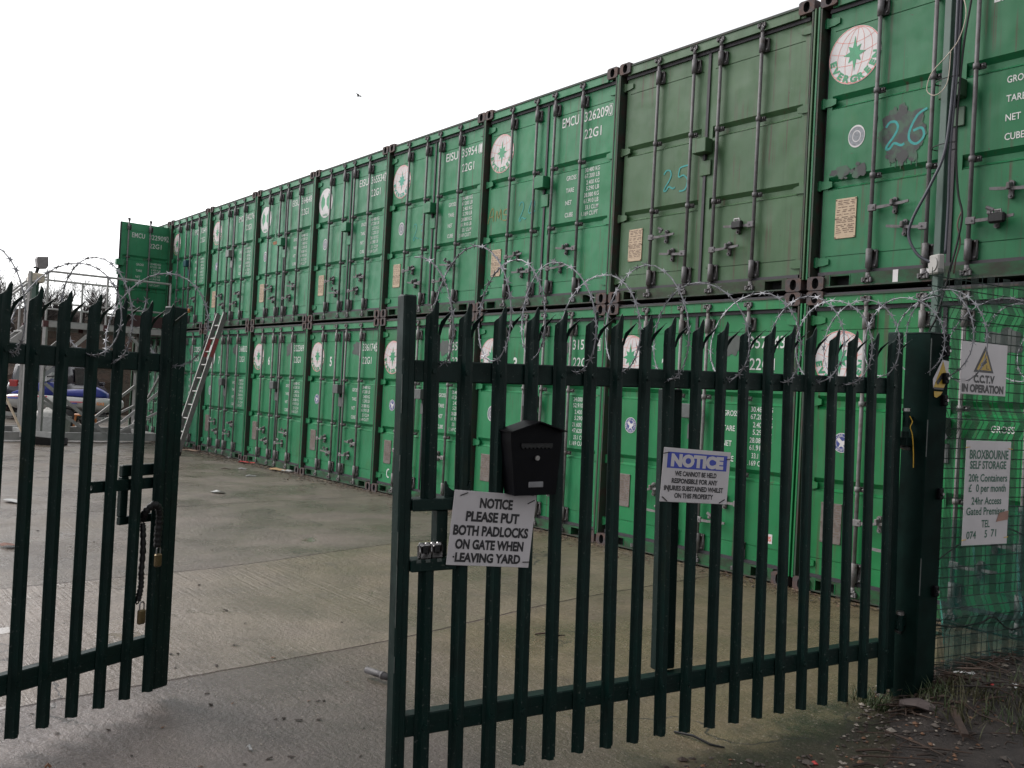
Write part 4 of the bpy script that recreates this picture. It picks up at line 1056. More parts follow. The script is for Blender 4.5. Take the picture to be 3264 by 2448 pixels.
mb = MB(); pts = [(-.075, .215)]+[(-.075+.15*k/16, .200-(.008 if k % 2 else 0)) for k in range(17)]+[(.075, .215)]; mb.prism(pts[::-1], -.101, -.094, BLACKP); mb.build('slot_flap', lb)
mb = MB(); mb.lathe([(.0105, -.106), (.0105, -.097), (.003, -.0955)], (0, 0, .155), STEEL, 12, 'y'); mb.build('key_lock', lb)
mb = MB(); mb.bbox(-.034, .036, -.0975, -.090, .032, .056, simple('clear_plate_window', (.16, .16, .17), .25), .002); mb.build('name_window', lb)
# padlocks waiting on the latch shelf
for s, y, lab in ((-.018, -.008, 'left of two chunky silver block padlocks on the gate latch shelf'), (.034, -.006, 'right of two chunky silver block padlocks, against the padlock notice board')):
    o = placed('block_padlock', MR, s, -y, .896, 0, lab, 'padlock', 'padlocks on the latch shelf')
    mb = MB()
    for x in (-.013, .013): mb.tube([(x, 0, .002), (x, 0, .052), (x, 0, .064)], [.0135, .0135, .011], STEEL, 12)
    mb.bbox(-.026, .026, -.016, .016, 0, .056, STEEL, .005); mb.build('body', o, True)
    mb = MB(); mb.bbox(-.013, .010, -.019, -.012, .024, .054, BLACKP, .002); mb.build('keyway', o)
# chains and padlocks on the open leaf
def chain(name, M, pts, r, label, sleeve=True):
    o = root_at(name, M, label, 'chain'); P = smooth_pts([Vector(p) for p in pts], 8)
    if sleeve:
        rr = random.Random(2); mb = MB(); mb.tube(P, [r*(1+.16*math.sin(i*2.1)+rr.uniform(-.08, .08)) for i in range(len(P))], BLACKP, 8); mb.build('fabric_sleeve', o, True)
    mb = MB(); acc = 0; flip = 0
    for i in range(1, len(P)):
        acc += (P[i]-P[i-1]).length
        if acc > .022 or i == 1:
            acc = 0; flip ^= 1; t = (P[i]-P[i-1]).normalized(); sd = t.cross(Vector((0, 1, 0))).normalized() if flip else Vector((0, 1, 0))
            mb.tube([P[i]+t*.017*math.cos(2*PI*k/8)+sd*.009*math.sin(2*PI*k/8) for k in range(8)], .0036, GALV if not sleeve else BLACKP, 5, closed=True)
    mb.build('links', o, True); return o
chain('security_chain', ML, [(.812, .01, .86), (.800, -.02, .90), (.822, -.05, .935), (.855, -.05, .915), (.872, -.04, .86), (.872, -.035, .78), (.872, -.035, .72)], .018, 'black sleeved chain looped over the lock box of the open gate leaf')
chain('security_chain', ML, [(.802, -.0, .84), (.800, -.01, .80), (.804, -.012, .70), (.801, -.012, .60), (.804, -.012, .54), (.796, -.012, .49), (.788, -.012, .46)], .014, 'black chain hanging straight down beside the open gate end post')
for s, z, k, lab in ((.872, .715, 1.1, 'brass padlock hanging on the upper chain against the gate end post'), (.786, .455, 1.2, 'long dark brass padlock hanging lowest beside the last gate pale')):
    o = placed('padlock', ML, s, .045, z, 0, lab, 'padlock', 'padlocks on chains')
    mb = MB(); mb.bbox(-.018*k, .018*k, -.012, .012, -.085*k, -.025*k, BRASS, .007); mb.build('body', o)
    mb = MB(); mb.tube([(-.011*k, 0, -.03*k), (-.011*k, 0, -.004), (-.006*k, 0, .006), (.006*k, 0, .006), (.011*k, 0, -.004), (.011*k, 0, -.03*k)], .0042, STEEL, 6); mb.build('shackle', o)
o = root_at('twine', MR, 'frayed yellow twine dangling from the hinge post bracket', 'twine')
mb = MB(); mb.tube(smooth_pts([Vector(p) for p in ((2.80, -.05, 1.49), (2.815, -.055, 1.46), (2.80, -.055, 1.43), (2.812, -.06, 1.39), (2.825, -.06, 1.30), (2.835, -.055, 1.21))], 5), .0028, YSTR, 5); mb.build('strand', o)

# ------------------------------------------------------------------ mesh fence with its signs
mf = root_at('mesh_fence', FM, 'dark green welded wire mesh fence panel with folded ridges beside the hinge post', 'fence')
def fold(z):
    y = 0
    for c, w, a in ((2.19, .09, .045), (1.55, .10, .05), (.45, .10, .045)):
        y -= a*max(0, 1-abs(z-c)/w)
    return y
zs = [z0_ for z0_ in [-.02+.0565*i for i in range(43)]]
mb = MB(); S0, S1 = .13, 1.98
for z in zs: mb.tube([(S0, fold(z), z), (S1, fold(z), z)], .0029, MESHW, 4)
mb.build('horizontal_wires', mf)
mb = MB(); s = S0; vz = [-.05]+sorted([.35, .45, .55, 1.45, 1.55, 1.65, 2.10, 2.19, 2.28])+[2.40]
x = .155
while x < S1:
    for d in [0]+[.05+.0115*i for i in range(6)]:
        if x+d < S1: mb.tube([(x+d, fold(z)-.0035, z) for z in vz], .0022, MESHW, 4)
    x += .147
mb.build('vertical_wires', mf)
mb = MB(); mb.bbox(1.98, 2.04, -.03, .03, -.1, 2.4, GATE, .005); mb.build('fence_post', mf)
s3 = placed('warning_sign', FM, .559, .062, 1.853, 0.0, 'white C.C.T.V IN OPERATION sign with yellow camera triangle on the mesh fence', 'sign')
board(s3, .412, .297)
mb = MB(); mb.prism([(-.095, -.020), (.085, -.020), (.005, .134)], -.0048, -.004, SIGNBLK); mb.build('triangle_border', s3)
mb = MB(); mb.prism([(-.069, -.006), (.061, -.006), (.005, .104)], -.0056, -.0047, SIGNYEL); mb.build('triangle_field', s3)
mb = MB()
T = Matrix.Translation((-.004, 0, .036)) @ Matrix.Rotation(-.55, 4, 'Y')
mb.box(-.030, .022, -.0066, -.0056, -.010, .010, SIGNBLK, T); mb.box(-.036, -.029, -.0066, -.0056, -.007, .007, SIGNBLK, T); mb.box(.020, .030, -.0066, -.0056, .004, .014, SIGNBLK, T)
mb.box(.018, .022, -.0066, -.0056, .0, .024, SIGNBLK); mb.box(.018, .040, -.0066, -.0056, .0, .004, SIGNBLK); mb.build('camera_symbol', s3)
letters(s3, [('C.C.T.V', -.092, .098, -.078, .040), ('IN OPERATION', -.192, .184, -.133, .040)], SIGNBLK, off=.035)
s4 = placed('advertising_sign', FM, .686, .030, 1.142, -.0, 'tall white BROXBOURNE SELF STORAGE board with green letters tied to the fence', 'sign')
board(s4, .412, .602)
L4 = [('BROXBOURNE', -.175, .182, .197, .049, .03), ('SELF STORAGE', -.168, .166, .140, .043, .03), ('20ft Containers', -.175, .180, .066, .042, .02), ('£', -.172, -.142, .007, .042, .02), ('0 per month', -.105, .172, .007, .042, .02), ('24hr Access', -.140, .134, -.066, .041, .02), ('Gated Premises', -.182, .172, -.126, .042, .02), ('TEL', -.040, .036, -.199, .041, .02), ('074', -.172, -.085, -.262, .041, .02), ('5', -.008, .016, -.258, .041, .02), ('71', .050, .100, -.254, .041, .02)]
for st, x0, x1, z, cap, of in L4: mb = MB(); text(mb, st, SIGNGRN, x0, x1, z, cap, -.0052, of); mb.build('lettering', s4)
mb = MB(); mb.prism([(.092, -.170), (.203, -.158), (.205, -.105), (.118, -.118)], -.0068, -.0056, TAPE); mb.build('tape_patch', s4)
ties(s4, [(-.196, .262, .1), (.196, .258, -.1), (-.196, -.268, .1), (.192, -.262, .1)], YSTR)
# bent yellow sticker sign on the post
s5 = root_at('warning_sign', Matrix.Translation(pc+Vector((0, 0, 1.80))) @ Matrix.Rotation(PI/2-.155, 4, 'Z'), 'small torn yellow and white camera warning plate bent around the hinge post', 'sign')
mb = MB(); mb.prism([(-.052, -.03), (-.046, -.075), (.070, -.02), (.074, .075), (.02, .08)], -.0835, -.0815, SIGNW); mb.build('backing', s5)
mb = MB(); mb.prism([(-.044, -.072), (.040, -.072), (.066, -.018), (.024, .072)], -.0850, -.0838, SIGNYEL); mb.prism([(-.040, -.094), (.030, -.094), (.015, -.112), (-.016, -.128), (-.036, -.124)], -.0850, -.0838, SIGNYEL); mb.build('yellow_field', s5)
mb = MB(); mb.prism([(-.046, -.083), (.034, -.083), (.038, -.073), (-.046, -.073)], -.0858, -.0848, SIGNBLK); mb.bar((-.020, -.0856, -.050), (.026, -.0856, .0), .002, .022, SIGNBLK); mb.build('symbol', s5)
o = root_at('paper_tag', FM @ Matrix.Translation((.255, -.03, 1.43)) @ Matrix.Rotation(-.75, 4, 'Y'), 'narrow weathered tag tied diagonally to the fence edge', 'tag')
mb = MB(); mb.bbox(-.075, .06, -.003, 0, -.018, .018, simple('grey_tag', (.16, .16, .17), .6, var=.4), .001); mb.build('strip', o)
# netting sheet and cables behind the mesh
nt_ = root_at('debris_netting', FM, 'torn sheet of teal debris netting hanging behind the mesh fence', 'netting')
mb = MB(); nx, nz = 22, 16; vs = []
for j in range(nz+1):
    v = j/nz; z = -.02+1.02*v
    sl = .50+.16*(1-v)**1.3
    for i in range(nx+1):
        u = i/nx; s = sl+(1.9-sl)*u; vs.append((s-.08, .10+.03*math.sin(s*17+v*4)+.018*math.sin(s*41)+.05*v, z+.04*math.sin(s*6)))
mb.add(vs, [(j*(nx+1)+i, j*(nx+1)+i+1, (j+1)*(nx+1)+i+1, (j+1)*(nx+1)+i) for j in range(nz) for i in range(nx)], NETTING); mb.build('sheet', nt_, True)
for k, (pts, lab) in enumerate([([(.12, .03, .70), (.3, .04, .72), (.5, .05, .80), (.75, .05, .90), (1.0, .05, .92), (1.3, .05, .83)], 'thin black cable sagging under the storage board behind the mesh'),
                                ([(.1, .03, .42), (.3, .04, .40), (.55, .05, .355), (.8, .05, .36), (.93, .05, .385), (1.1, .05, .30), (1.4, .05, .33)], 'thick black cable looping low behind the mesh fence')]):
    o = root_at('cable', FM, lab, 'cable', 'cables by the fence'); mb = MB(); mb.tube(smooth_pts([Vector(p) for p in pts], 6), .006 if k else .004, BLACKP, 6); mb.build('sheath', o, True)

# ------------------------------------------------------------------ cable pole, junction box, cables
PX, PY = 18.80, -.42
po = thing('cable_pole', 'grey green square steel pole carrying cables up the container front', 'pole', (PX, PY, 0), -.1)
mb = MB(); mb.bbox(-.036, .020, -.028, .028, 0, 5.9, POLE, .004); mb.build('shaft', po)
mb = MB(); mb.bbox(-.10, .10, -.10, .10, 0, .012, POLE, .003); mb.build('base_plate', po)
for z in (3.98, 3.50):
    mb = MB(); mb.tube([(.0+.09*math.cos(a)-.01, -.0+.052*math.sin(a), z+.004*k) for k, a in enumerate([PI*i/6 for i in range(13)])], .004, BLACKP, 5); mb.build('cable_tie', po)
mb = MB(); mb.bbox(.0, .26, -.05, .08, 5.17, 5.25, POLE, .006); mb.build('top_bracket', po)
jb = thing('junction_box', 'pale plastic junction box fixed low on the cable pole', 'junction box', (PX+.03, PY-.045, 2.66), -.5)
mb = MB(); mb.bbox(-.058, .058, -.055, 0, -.07, .07, JBOX, .010); mb.build('case', jb)
mb = MB(); mb.lathe([(.052, -.063), (.052, -.055), (.02, -.0545)], (.002, 0, 0), JBOX, 24, 'y'); mb.build('round_lid', jb)
mb = MB(); mb.tube([(-.058, -.03, .01), (-.085, -.03, .015)], .016, BLACKP, 10); mb.build('cable_gland', jb)
def cable(pts, r, mat, lab):
    o = thing('cable', lab, 'cable', pts[0], 0, 'cables on the pole'); mb = MB(); b0 = Vector(pts[0])
    mb.tube([p-b0 for p in smooth_pts([Vector(p) for p in pts], 7)], r, mat, 7); mb.build('sheath', o, True)
q = lambda dx, dy, z: (PX+dx, PY+dy, z)
cable([q(.06, -.03, 5.2), q(.06, -.03, 4.4), q(.055, -.03, 3.98), q(.03, -.05, 3.5), q(-.05, -.08, 3.25), q(-.16, -.10, 3.02), q(-.19, -.10, 2.88), q(-.12, -.09, 2.74), q(-.02, -.075, 2.675)], .011, CABLE, 'thick grey cable looping down into the side of the junction box')
cable([q(.075, -.02, 5.2), q(.078, -.02, 4.5), q(.07, -.02, 3.98), q(.055, -.03, 3.5), q(.055, -.02, 3.1), q(.05, -.02, 2.74)], .010, CABLE, 'dark cable running straight down the pole behind the junction box')
cable([q(.20, .0, 5.18), q(.16, .0, 4.7), q(.10, .0, 4.2), q(.085, -.01, 3.6), q(.11, 0, 3.2), q(.15, 0, 3.02), q(.13, 0, 2.85), q(.10, -.02, 2.66), q(.03, -.05, 2.3), q(-.05, -.04, 2.05), q(-.06, 0, 1.2)], .008, BLACKP, 'black cable bowing out right of the pole and down behind the gate post')
cable([q(.04, -.04, 5.15), q(.02, -.05, 4.9), q(.09, -.06, 4.65), q(.14, -.06, 4.45), q(.10, -.06, 4.28), q(.02, -.06, 4.18), q(-.09, -.07, 4.07), q(-.12, -.07, 3.95), q(-.05, -.07, 3.90), q(.02, -.05, 3.98), q(.035, -.05, 4.2)], .0035, CABLEW, 'thin pale wire curling loosely around the top of the pole')
cable([q(.10, .02, 2.60), q(.12, .0, 2.70), q(.14, .01, 2.82), q(.12, .0, 2.95), q(.15, .0, 3.05)], .006, simple('brown_vine', (.10, .06, .05), .8), 'twisted brown wire ends right of the junction box')

# ------------------------------------------------------------------ ladder
ld = thing('ladder', 'aluminium ladder with a red label leaning on the containers at number 7', 'ladder', (3.66, -.86, 0))
A, Bt = Vector((0, 0, .0)), Vector((0, .80, 2.86))
for sx in (-.185, .185):
    mb = MB(); o_ = Vector((sx, 0, 0)); mb.bar(A+o_, Bt+o_, .028, .085, ALU, (0, -1, .28)); mb.bar(A+o_+Vector((-.0, -.045, .012)), Bt+o_+Vector((0, -.045, .012)), .034, .010, ALUB, (0, -1, .28)); mb.build('side_rail', ld)
    mb = MB(); a, b_ = A.lerp(Bt, .69)+o_, A.lerp(Bt, .82)+o_; mb.bar(a, b_, .0315, .070, REDLAB, (0, -1, .28)); mb.build('label', ld)
    mb = MB(); mb.bar(A+o_-Vector((0, 0, .0)), A.lerp(Bt, .03)+o_, .04, .095, BLACKP, (0, -1, .28)); mb.build('rubber_foot', ld)
for k in range(10):
    c = A.lerp(Bt, .07+.094*k); mb = MB(); mb.tube([c+Vector((-.18, -.01, 0)), c+Vector((.18, -.01, 0))], .015, ALUB, 8); mb.build('rung', ld)

# ------------------------------------------------------------------ access platform
gx0, gx1, gy0, gy1, dz = -2.05, .20, -2.62, -.02, 2.53
gp = thing('access_platform', 'white tubular steel access platform with stairs in front of the far containers', 'access platform', ((gx0+gx1)/2, (gy0+gy1)/2, 0))
base = Vector(gp.location)
def gb(name, items):
    mb = MB()
    for it in items:
        k = it[0]
        if k == 'b': mb.bar(Vector(it[1])-base, Vector(it[2])-base, it[3], it[4], it[5], it[6] if len(it) > 6 else (0, 0, 1))
        if k == 't': mb.tube([Vector(p)-base for p in it[1]], it[2], it[3], 8)
        if k == 'x': T = Matrix.Translation(-base); mb.box(*it[1], it[2], T)
    return mb.build(name, gp)
gb('deck', [('x', (gx0, gx1, gy0, gy1, dz+.06, dz+.085), GANTRYG)])
for x in (gx0, gx1): gb('deck_beam', [('b', (x, gy0, dz), (x, gy1, dz), .06, .115, GANTRY)])
for y in (gy0, (gy0+gy1)/2, gy1): gb('cross_beam', [('b', (gx0+.03, y, dz-.005), (gx1-.03, y, dz-.005), .06, .10, GANTRYG)])
for x in (gx0, gx1):
    for y in (gy0, gy1-.03): gb('leg', [('b', (x, y, .14), (x, y, dz-.06), .075, .075, GANTRY)])
for x in (gx0, gx1): gb('base_beam', [('b', (x, gy0-.75, .12), (x, gy1, .12), .12, .17, GANTRYG)])
for y in (gy0-.1, gy1-.05): gb('base_beam', [('b', (gx0+.06, y, .12), (gx1-.06, y, .12), .10, .13, GANTRYG)])
for x in (gx0, gx1):
    ym = (gy0+gy1)/2
    gb('brace', [('b', (x+.04, gy0+.05, 1.25), (x+.04, ym, .22), .05, .07, GANTRYG)]); gb('brace', [('b', (x+.045, gy1-.05, 1.25), (x+.045, ym+.1, .22), .05, .06, GANTRY)])
    gb('brace', [('b', (x+.04, gy0+.05, 1.55), (x+.04, gy0+.95, dz-.08), .05, .07, GANTRY)]); gb('brace', [('b', (x+.04, gy1-.05, 1.6), (x+.04, gy1-.9, dz-.08), .05, .06, GANTRYG)])
    gb('brace', [('b', (x+.045, gy1-.05, .75), (x+.045, ym+.25, .2), .05, .05, GANTRY)])
    gb('brace', [('b', (x-.04, gy0+.05, .85), (x-.04, ym-.3, .22), .05, .06, GANTRYG)])
gb('brace', [('b', (gx1, gy1-.05, 1.7), (gx0, gy1-.05, .25), .05, .05, GANTRY)])
for x in (gx0, gx1):
    z1 = dz+1.14
    gb('handrail', [('t', [(x, gy0, z1), (x, gy1, z1)], .024, GANTRY)]); gb('midrail', [('t', [(x, gy0, dz+.46), (x, gy1, dz+.46)], .02, GANTRY)])
    for y in (gy0, gy0+1.22, gy1):
        gb('rail_post', [('t', [(x, y, dz-.03), (x, y, z1)], .024, GANTRY)]); gb('rail_clamp', [('x', (x-.05, x+.05, y-.05, y+.05, dz-.06, dz+.075), REDCLAMP)])
gb('kick_board', [('x', (gx1-.02, gx1+.01, gy1-.95, gy1-.12, dz+.10, dz+.36), BROWNBOARD)])
# stairs go down towards the left
sy, sz = gy0-2.75, .0
for x in (gx0+.25, gx0+1.15):
    gb('stair_stringer', [('b', (x, gy0, dz-.05), (x, sy, sz+.05), .05, .19, GANTRY)])
    gb('stair_rail', [('t', [(x, gy0+.2, dz+1.10), (x, gy0-.05, dz+1.06), (x, sy+.1, sz+1.1)], .024, GANTRY)]); gb('stair_rail', [('t', [(x, gy0, dz+.75), (x, sy+.1, sz+.75)], .020, GANTRY)])
    for f in (.06, .42, .8): gb('stair_post', [('t', [(x, gy0+(sy-gy0)*f, dz+(sz-dz)*f), (x, gy0+(sy-gy0)*f, dz+(sz-dz)*f+1.08)], .022, GANTRY)])
for k in range(11):
    f = (k+.6)/11.5; gb('stair_tread', [('x', (gx0+.25, gx0+1.15, gy0+(sy-gy0)*f-.12, gy0+(sy-gy0)*f+.12, dz+(sz-dz)*f-.02, dz+(sz-dz)*f+.015), GANTRYG)])
gb('corner_post', [('b', (gx1+.08, gy0-.36, .10), (gx1+.08, gy0-.36, 3.62), .06, .06, GANTRY)])
gb('outrigger', [('b', (gx1+.08, gy0-.36, .20), (gx1+.98, gy0+.1, .20), .09, .11, GANTRYG)])
# floodlight on its own mast behind the platform corner
fl = thing('floodlight', 'grey floodlight on a short mast above a beige housing beside the platform stairs', 'floodlight', (-.10, -2.80, 0))
mb = MB(); mb.bar((0, 0, 0), (0, 0, 3.46), .10, .10, POLE); mb.build('mast', fl)
mb = MB(); mb.bbox(-.14, .14, -.15, .15, 3.42, 3.62, BEIGE, .02); mb.build('housing', fl)
mb = MB(); mb.tube([(0, 0, 3.62), (0, .03, 3.74)], .035, BLACKP, 8); mb.tube([(0, -.06, 3.74), (0, .12, 3.76)], .02, BLACKP, 6); mb.build('bracket', fl)
mb = MB(); T = Matrix.Translation((0, .10, 3.87)) @ Matrix.Rotation(.15, 4, 'X')
pr = [(-.12, -.11), (-.08, -.14), (.08, -.14), (.12, -.09), (.14, .12), (-.09, .13), (-.12, .08)]
mb.add([T @ Vector((-.08, y, z)) for y, z in pr]+[T @ Vector((.08, y*.9, z*.92)) for y, z in pr], [tuple(range(7))[::-1], tuple(range(7, 14))]+[(k, (k+1) % 7, (k+1) % 7+7, k+7) for k in range(7)], LAMPG); mb.build('lamp_head', fl)

# ------------------------------------------------------------------ jet ski on its trailer
JR = math.atan2(.79, .61)
VD = Vector((-.79, .61, 0)); VR = Vector((.61, .79, 0))
js = thing('jet_ski', 'white and blue jet ski with red stripes parked on a trailer behind the platform', 'jet ski', (-5.5, -1.05, .0), JR)
def loft(mb, secs, mat, caps=True):
    n = len(secs[0]); vs = [v for s in secs for v in s]
    mb.add(vs, [(i*n+k, (i+1)*n+k, (i+1)*n+(k+1) % n, i*n+(k+1) % n) for i in range(len(secs)-1) for k in range(n)]+([tuple(range(n)), tuple((len(secs)-1)*n+k for k in range(n))[::-1]] if caps else []), mat)
def hullsec(x, w, zb, zc, zt): return [(x, -w*.35, zb), (x, -w, zc), (x, -w*.96, zt), (x, w*.96, zt), (x, w, zc), (x, w*.35, zb)]
mb = MB(); loft(mb, [hullsec(x, w, zb, zc, zt) for x, w, zb, zc, zt in ((-1.62, .05, .66, .69, .73), (-1.45, .24, .56, .65, .78), (-1.1, .42, .47, .60, .84), (-.5, .52, .44, .58, .86), (.4, .54, .44, .58, .84), (1.2, .50, .46, .59, .82), (1.55, .44, .50, .60, .80), (1.62, .38, .54, .62, .74))], JETW); mb.build('hull', js, True)
mb = MB(); loft(mb, [hullsec(x, w, zb, zb+.01, zt) for x, w, zb, zt in ((-1.2, .20, .84, .88), (-.8, .33, .84, 1.03), (-.35, .33, .84, 1.20), (-.12, .22, .84, 1.18), (.0, .16, .84, 1.0))], JETB)
mb.build('cowling', js, True)
mb = MB(); loft(mb, [hullsec(x, w, zb, zb+.01, zt) for x, w, zb, zt in ((-.5, .12, 1.16, 1.22), (-.30, .14, 1.22, 1.38), (-.18, .11, 1.30, 1.48))], JETW); mb.tube([(-.16, -.38, 1.36), (-.14, 0, 1.38), (-.16, .38, 1.36)], .022, BLACKP, 8); mb.build('steering_cowl', js)
mb = MB(); loft(mb, [hullsec(x, w, zb, zb+.04, zt) for x, w, zb, zt in ((-.02, .13, .84, .94), (.1, .17, .84, 1.02), (.7, .18, .84, 1.06), (.95, .18, .84, 1.13), (1.15, .16, .84, 1.05), (1.32, .09, .84, .96))], JETB); mb.build('seat', js, True)
mb = MB()
for sg in (-1, 1):
    for x0, x1, z0, z1, m in ((-1.35, -.75, .72, .765, JETB), (-1.3, -.8, .775, .80, JETR), (.05, .75, .655, .69, JETB), (.2, .9, .70, .725, JETR), (-.7, -.05, .80, .83, JETR)):
        mb.add([(x0, sg*.50 if abs(x0) < 1 else sg*.36, z0), (x1, sg*.555, z0+.01), (x1, sg*.552, z1+.012), (x0+.15, sg*.50 if abs(x0) < 1 else sg*.40, z1)], [(0, 1, 2, 3)] if sg < 0 else [(3, 2, 1, 0)], m)
mb.build('stripes', js)
mb = MB(); text(mb, '750', simple('teal_print', (.05, .32, .33)), 1.0, 1.22, .665, .07, -.556, .03); text(mb, 'SXI', simple('orange_print', (.6, .2, .04)), 1.26, 1.46, .665, .07, -.53, .03); mb.build('lettering', js)
tr = thing('trailer', 'low grey boat trailer carrying the jet ski', 'trailer', (-5.5, -1.05, 0), JR)
mb = MB(); 
for y in (-.35, .35): mb.bar((-1.3, y, .30), (1.6, y, .30), .06, .09, GANTRYG); mb.bar((-1.0, y*.8, .38), (1.4, y*.8, .42), .08, .06, BLACKP)
for x in (-.9, .2, 1.4): mb.bar((x, -.5, .29), (x, .5, .29), .05, .06, GANTRYG)
mb.bar((-2.1, 0, .30), (-1.2, 0, .30), .06, .08, GANTRYG); mb.build('chassis', tr)
for y in (-.62, .62):
    mb = MB(); mb.lathe([(.12, -.07), (.245, -.07), (.26, -.04), (.26, .04), (.245, .07), (.12, .07)], (.55, y, .26), TYRE, 20, 'y'); mb.build('wheel', tr, True)
    mb = MB(); mb.tube([(.20, y, .32), (.30, y, .52), (.55, y, .58), (.80, y, .52), (.90, y, .32)], .05, BLACKP, 6); mb.build('mudguard', tr)

# ------------------------------------------------------------------ parked cars
def car(name, label, cat, loc, rz, paint, L=4.3, W=1.78, H=1.55, hatch=.3, plate_mat=PLATE):
    c = thing(name, label, cat, loc, rz); h = L/2
    def sec(x, zb, zt, w, top=.92): return [(x, -w*.9, zb), (x, -w, zb+.12), (x, -w, zt-.14), (x, -w*top, zt), (x, w*top, zt), (x, w, zt-.14), (x, w, zb+.12), (x, w*.9, zb)]
    w = W/2; bl = H*.60
    mb = MB(); loft(mb, [sec(x, zb, zt, ww) for x, zb, zt, ww in ((-h, .42, .70, w*.86), (-h+.10, .30, .80, w*.95), (-h+.95, .24, bl+.02, w), (0, .22, bl+.06, w), (h-.5, .24, bl+.08, w), (h-.08, .30, bl+.04, w*.96), (h, .40, bl-.12, w*.88))], paint); mb.build('body', c, True)
    mb = MB(); loft(mb, [[(x, -ww, z0), (x, -ww*.84, z1), (x, ww*.84, z1), (x, ww, z0)] for x, z0, z1, ww in ((-h+1.0, bl-.02, bl+.03, w*.93), (-h+1.75, bl, H-.06, w*.93), (-.1, bl, H, w*.94), (h-.75, bl, H-.03, w*.93), (h-hatch, bl, H-.12, w*.91), (h-.10, bl-.02, bl+.05, w*.90))], paint); mb.build('cabin', c, True)
    g = MB()
    g.add([(-h+1.06, -w*.80, bl+.05), (-h+1.70, -w*.70, H-.12), (-h+1.70, w*.70, H-.12), (-h+1.06, w*.80, bl+.05)], [(0, 1, 2, 3)], GLASS)
    go = g.build('windscreen', c); go.location = (-.02, 0, .018)
    g = MB(); g.add([(h-hatch+.03, -w*.66, H-.18), (h-.13, -w*.74, bl+.10), (h-.13, w*.74, bl+.10), (h-hatch+.03, w*.66, H-.18)], [(0, 1, 2, 3)], GLASS); go = g.build('rear_window', c); go.location = (.025, 0, .012)
    for sg in (-1, 1):
        for x0, x1, x0t, x1t in ((-h+1.35, -.05, -h+1.85, -.05), (.05, h-.75, .05, h-.85)):
            g = MB(); g.add([(x0, sg*w*.935, bl+.06), (x1, sg*w*.935, bl+.06), (x1t, sg*w*.835, H-.14), (x0t, sg*w*.835, H-.14)], [(0, 1, 2, 3)] if sg < 0 else [(3, 2, 1, 0)], GLASS); go = g.build('side_window', c); go.location = (0, sg*.012, 0)
        for x in (-h+.80, h-.80):
            mb = MB(); mb.lathe([(.15, -.10), (.29, -.10), (.315, -.06), (.315, .06), (.29, .10), (.15, .10)], (x, sg*(w-.10), .315), TYRE, 18, 'y'); wh = mb.build('wheel', c, True)
            mb = MB(); mb.lathe([(.18, .0), (.19, .02), (.06, .035), (.03, .05)], (x, sg*(w-.02), .315), GANTRYG, 12, 'y'); mb.build('hubcap', wh)
        mb = MB(); mb.bbox(h-.13, h-.02, sg*w*.72-.12, sg*w*.72+.12, bl-.12, bl+.12, LIGHTR, .02); mb.build('tail_light', c)
        mb = MB(); mb.bbox(-h+.0, -h+.14, sg*w*.66-.16, sg*w*.66+.16, .62, .74, simple('headlight_glass', (.5, .5, .5), .1), .03); mb.build('headlight', c)
        mb = MB(); mb.bbox(-h+1.55, -h+1.70, sg*(w+.09)-.09, sg*(w+.09)+.09, bl+.02, bl+.15, paint, .03); mb.build('door_mirror', c)
    for x in (-h-.012, h+.012):
        mb = MB(); mb.bbox(x-.008, x+.008, -.26, .26, (bl-.22 if x > 0 else .46), (bl-.10 if x > 0 else .58), plate_mat, .003); mb.build('number_plate', c)
    return c
vyaw = math.atan2(-.61, .79)
car('parked_car', 'dark four wheel drive car with a pale number plate behind the jet ski', 'car', (-10.6, .15, 0), vyaw+.1, CARD, 4.4, 1.85, 1.78, .22)
car('parked_car', 'dark purple hatchback parked behind the nose of the jet ski', 'car', (-11.6, -2.35, 0), vyaw+PI+.55, CARD, 4.1, 1.75, 1.62, .35)
car('parked_car', 'grey car at the far left edge with its windscreen facing the yard', 'car', (-9.5, -4.7, 0), vyaw+PI+.9, CARG, 4.2, 1.75, 1.55, .35)

# ------------------------------------------------------------------ clutter by the platform
def crate(name, label, cat, loc, rz, w, d, h, mat, lidmat=None, taper=.94):
    c = thing(name, label, cat, loc, rz); mb = MB(); t = .015; a, b_ = w/2, d/2
    o0 = [(-a*taper, -b_*taper, 0), (a*taper, -b_*taper, 0), (a*taper, b_*taper, 0), (-a*taper, b_*taper, 0)]; o1 = [(-a, -b_, h), (a, -b_, h), (a, b_, h), (-a, b_, h)]
    i1 = [(x*(1-2*t/w), y*(1-2*t/d), h) for x, y, z in o1]; i0 = [(x*.96, y*.96, t) for x, y, z in o0]
    vs = o0+o1+i1+i0; fs = [(3, 2, 1, 0)]
    for k in range(4):
        n = (k+1) % 4; fs += [(k, n, 4+n, 4+k), (4+k, 4+n, 8+n, 8+k), (8+k, 8+n, 12+n, 12+k)]
    fs.append((12, 13, 14, 15)); mb.add(vs, fs, mat); mb.build('tub', c)
    mb = MB(); mb.bbox(-a-.012, a+.012, -b_-.012, -b_+.004, h-.04, h-.004, mat, .004); mb.bbox(-a-.012, a+.012, b_-.004, b_+.012, h-.04, h-.004, mat, .004); mb.build('rim', c); return c
crate('storage_tub', 'white tub heaped with a crumpled sheet inside the platform frame', 'tub', (-1.1, -2.15, .0), JR, .72, .5, .50, WTUB)
o = thing('crumpled_sheet', 'crumpled white sheet bundled on top of the white tub', 'sheet', (-1.1, -2.15, .48), JR)
mb = MB(); n1, n2 = 9, 16; r = random.Random(8); vs = []
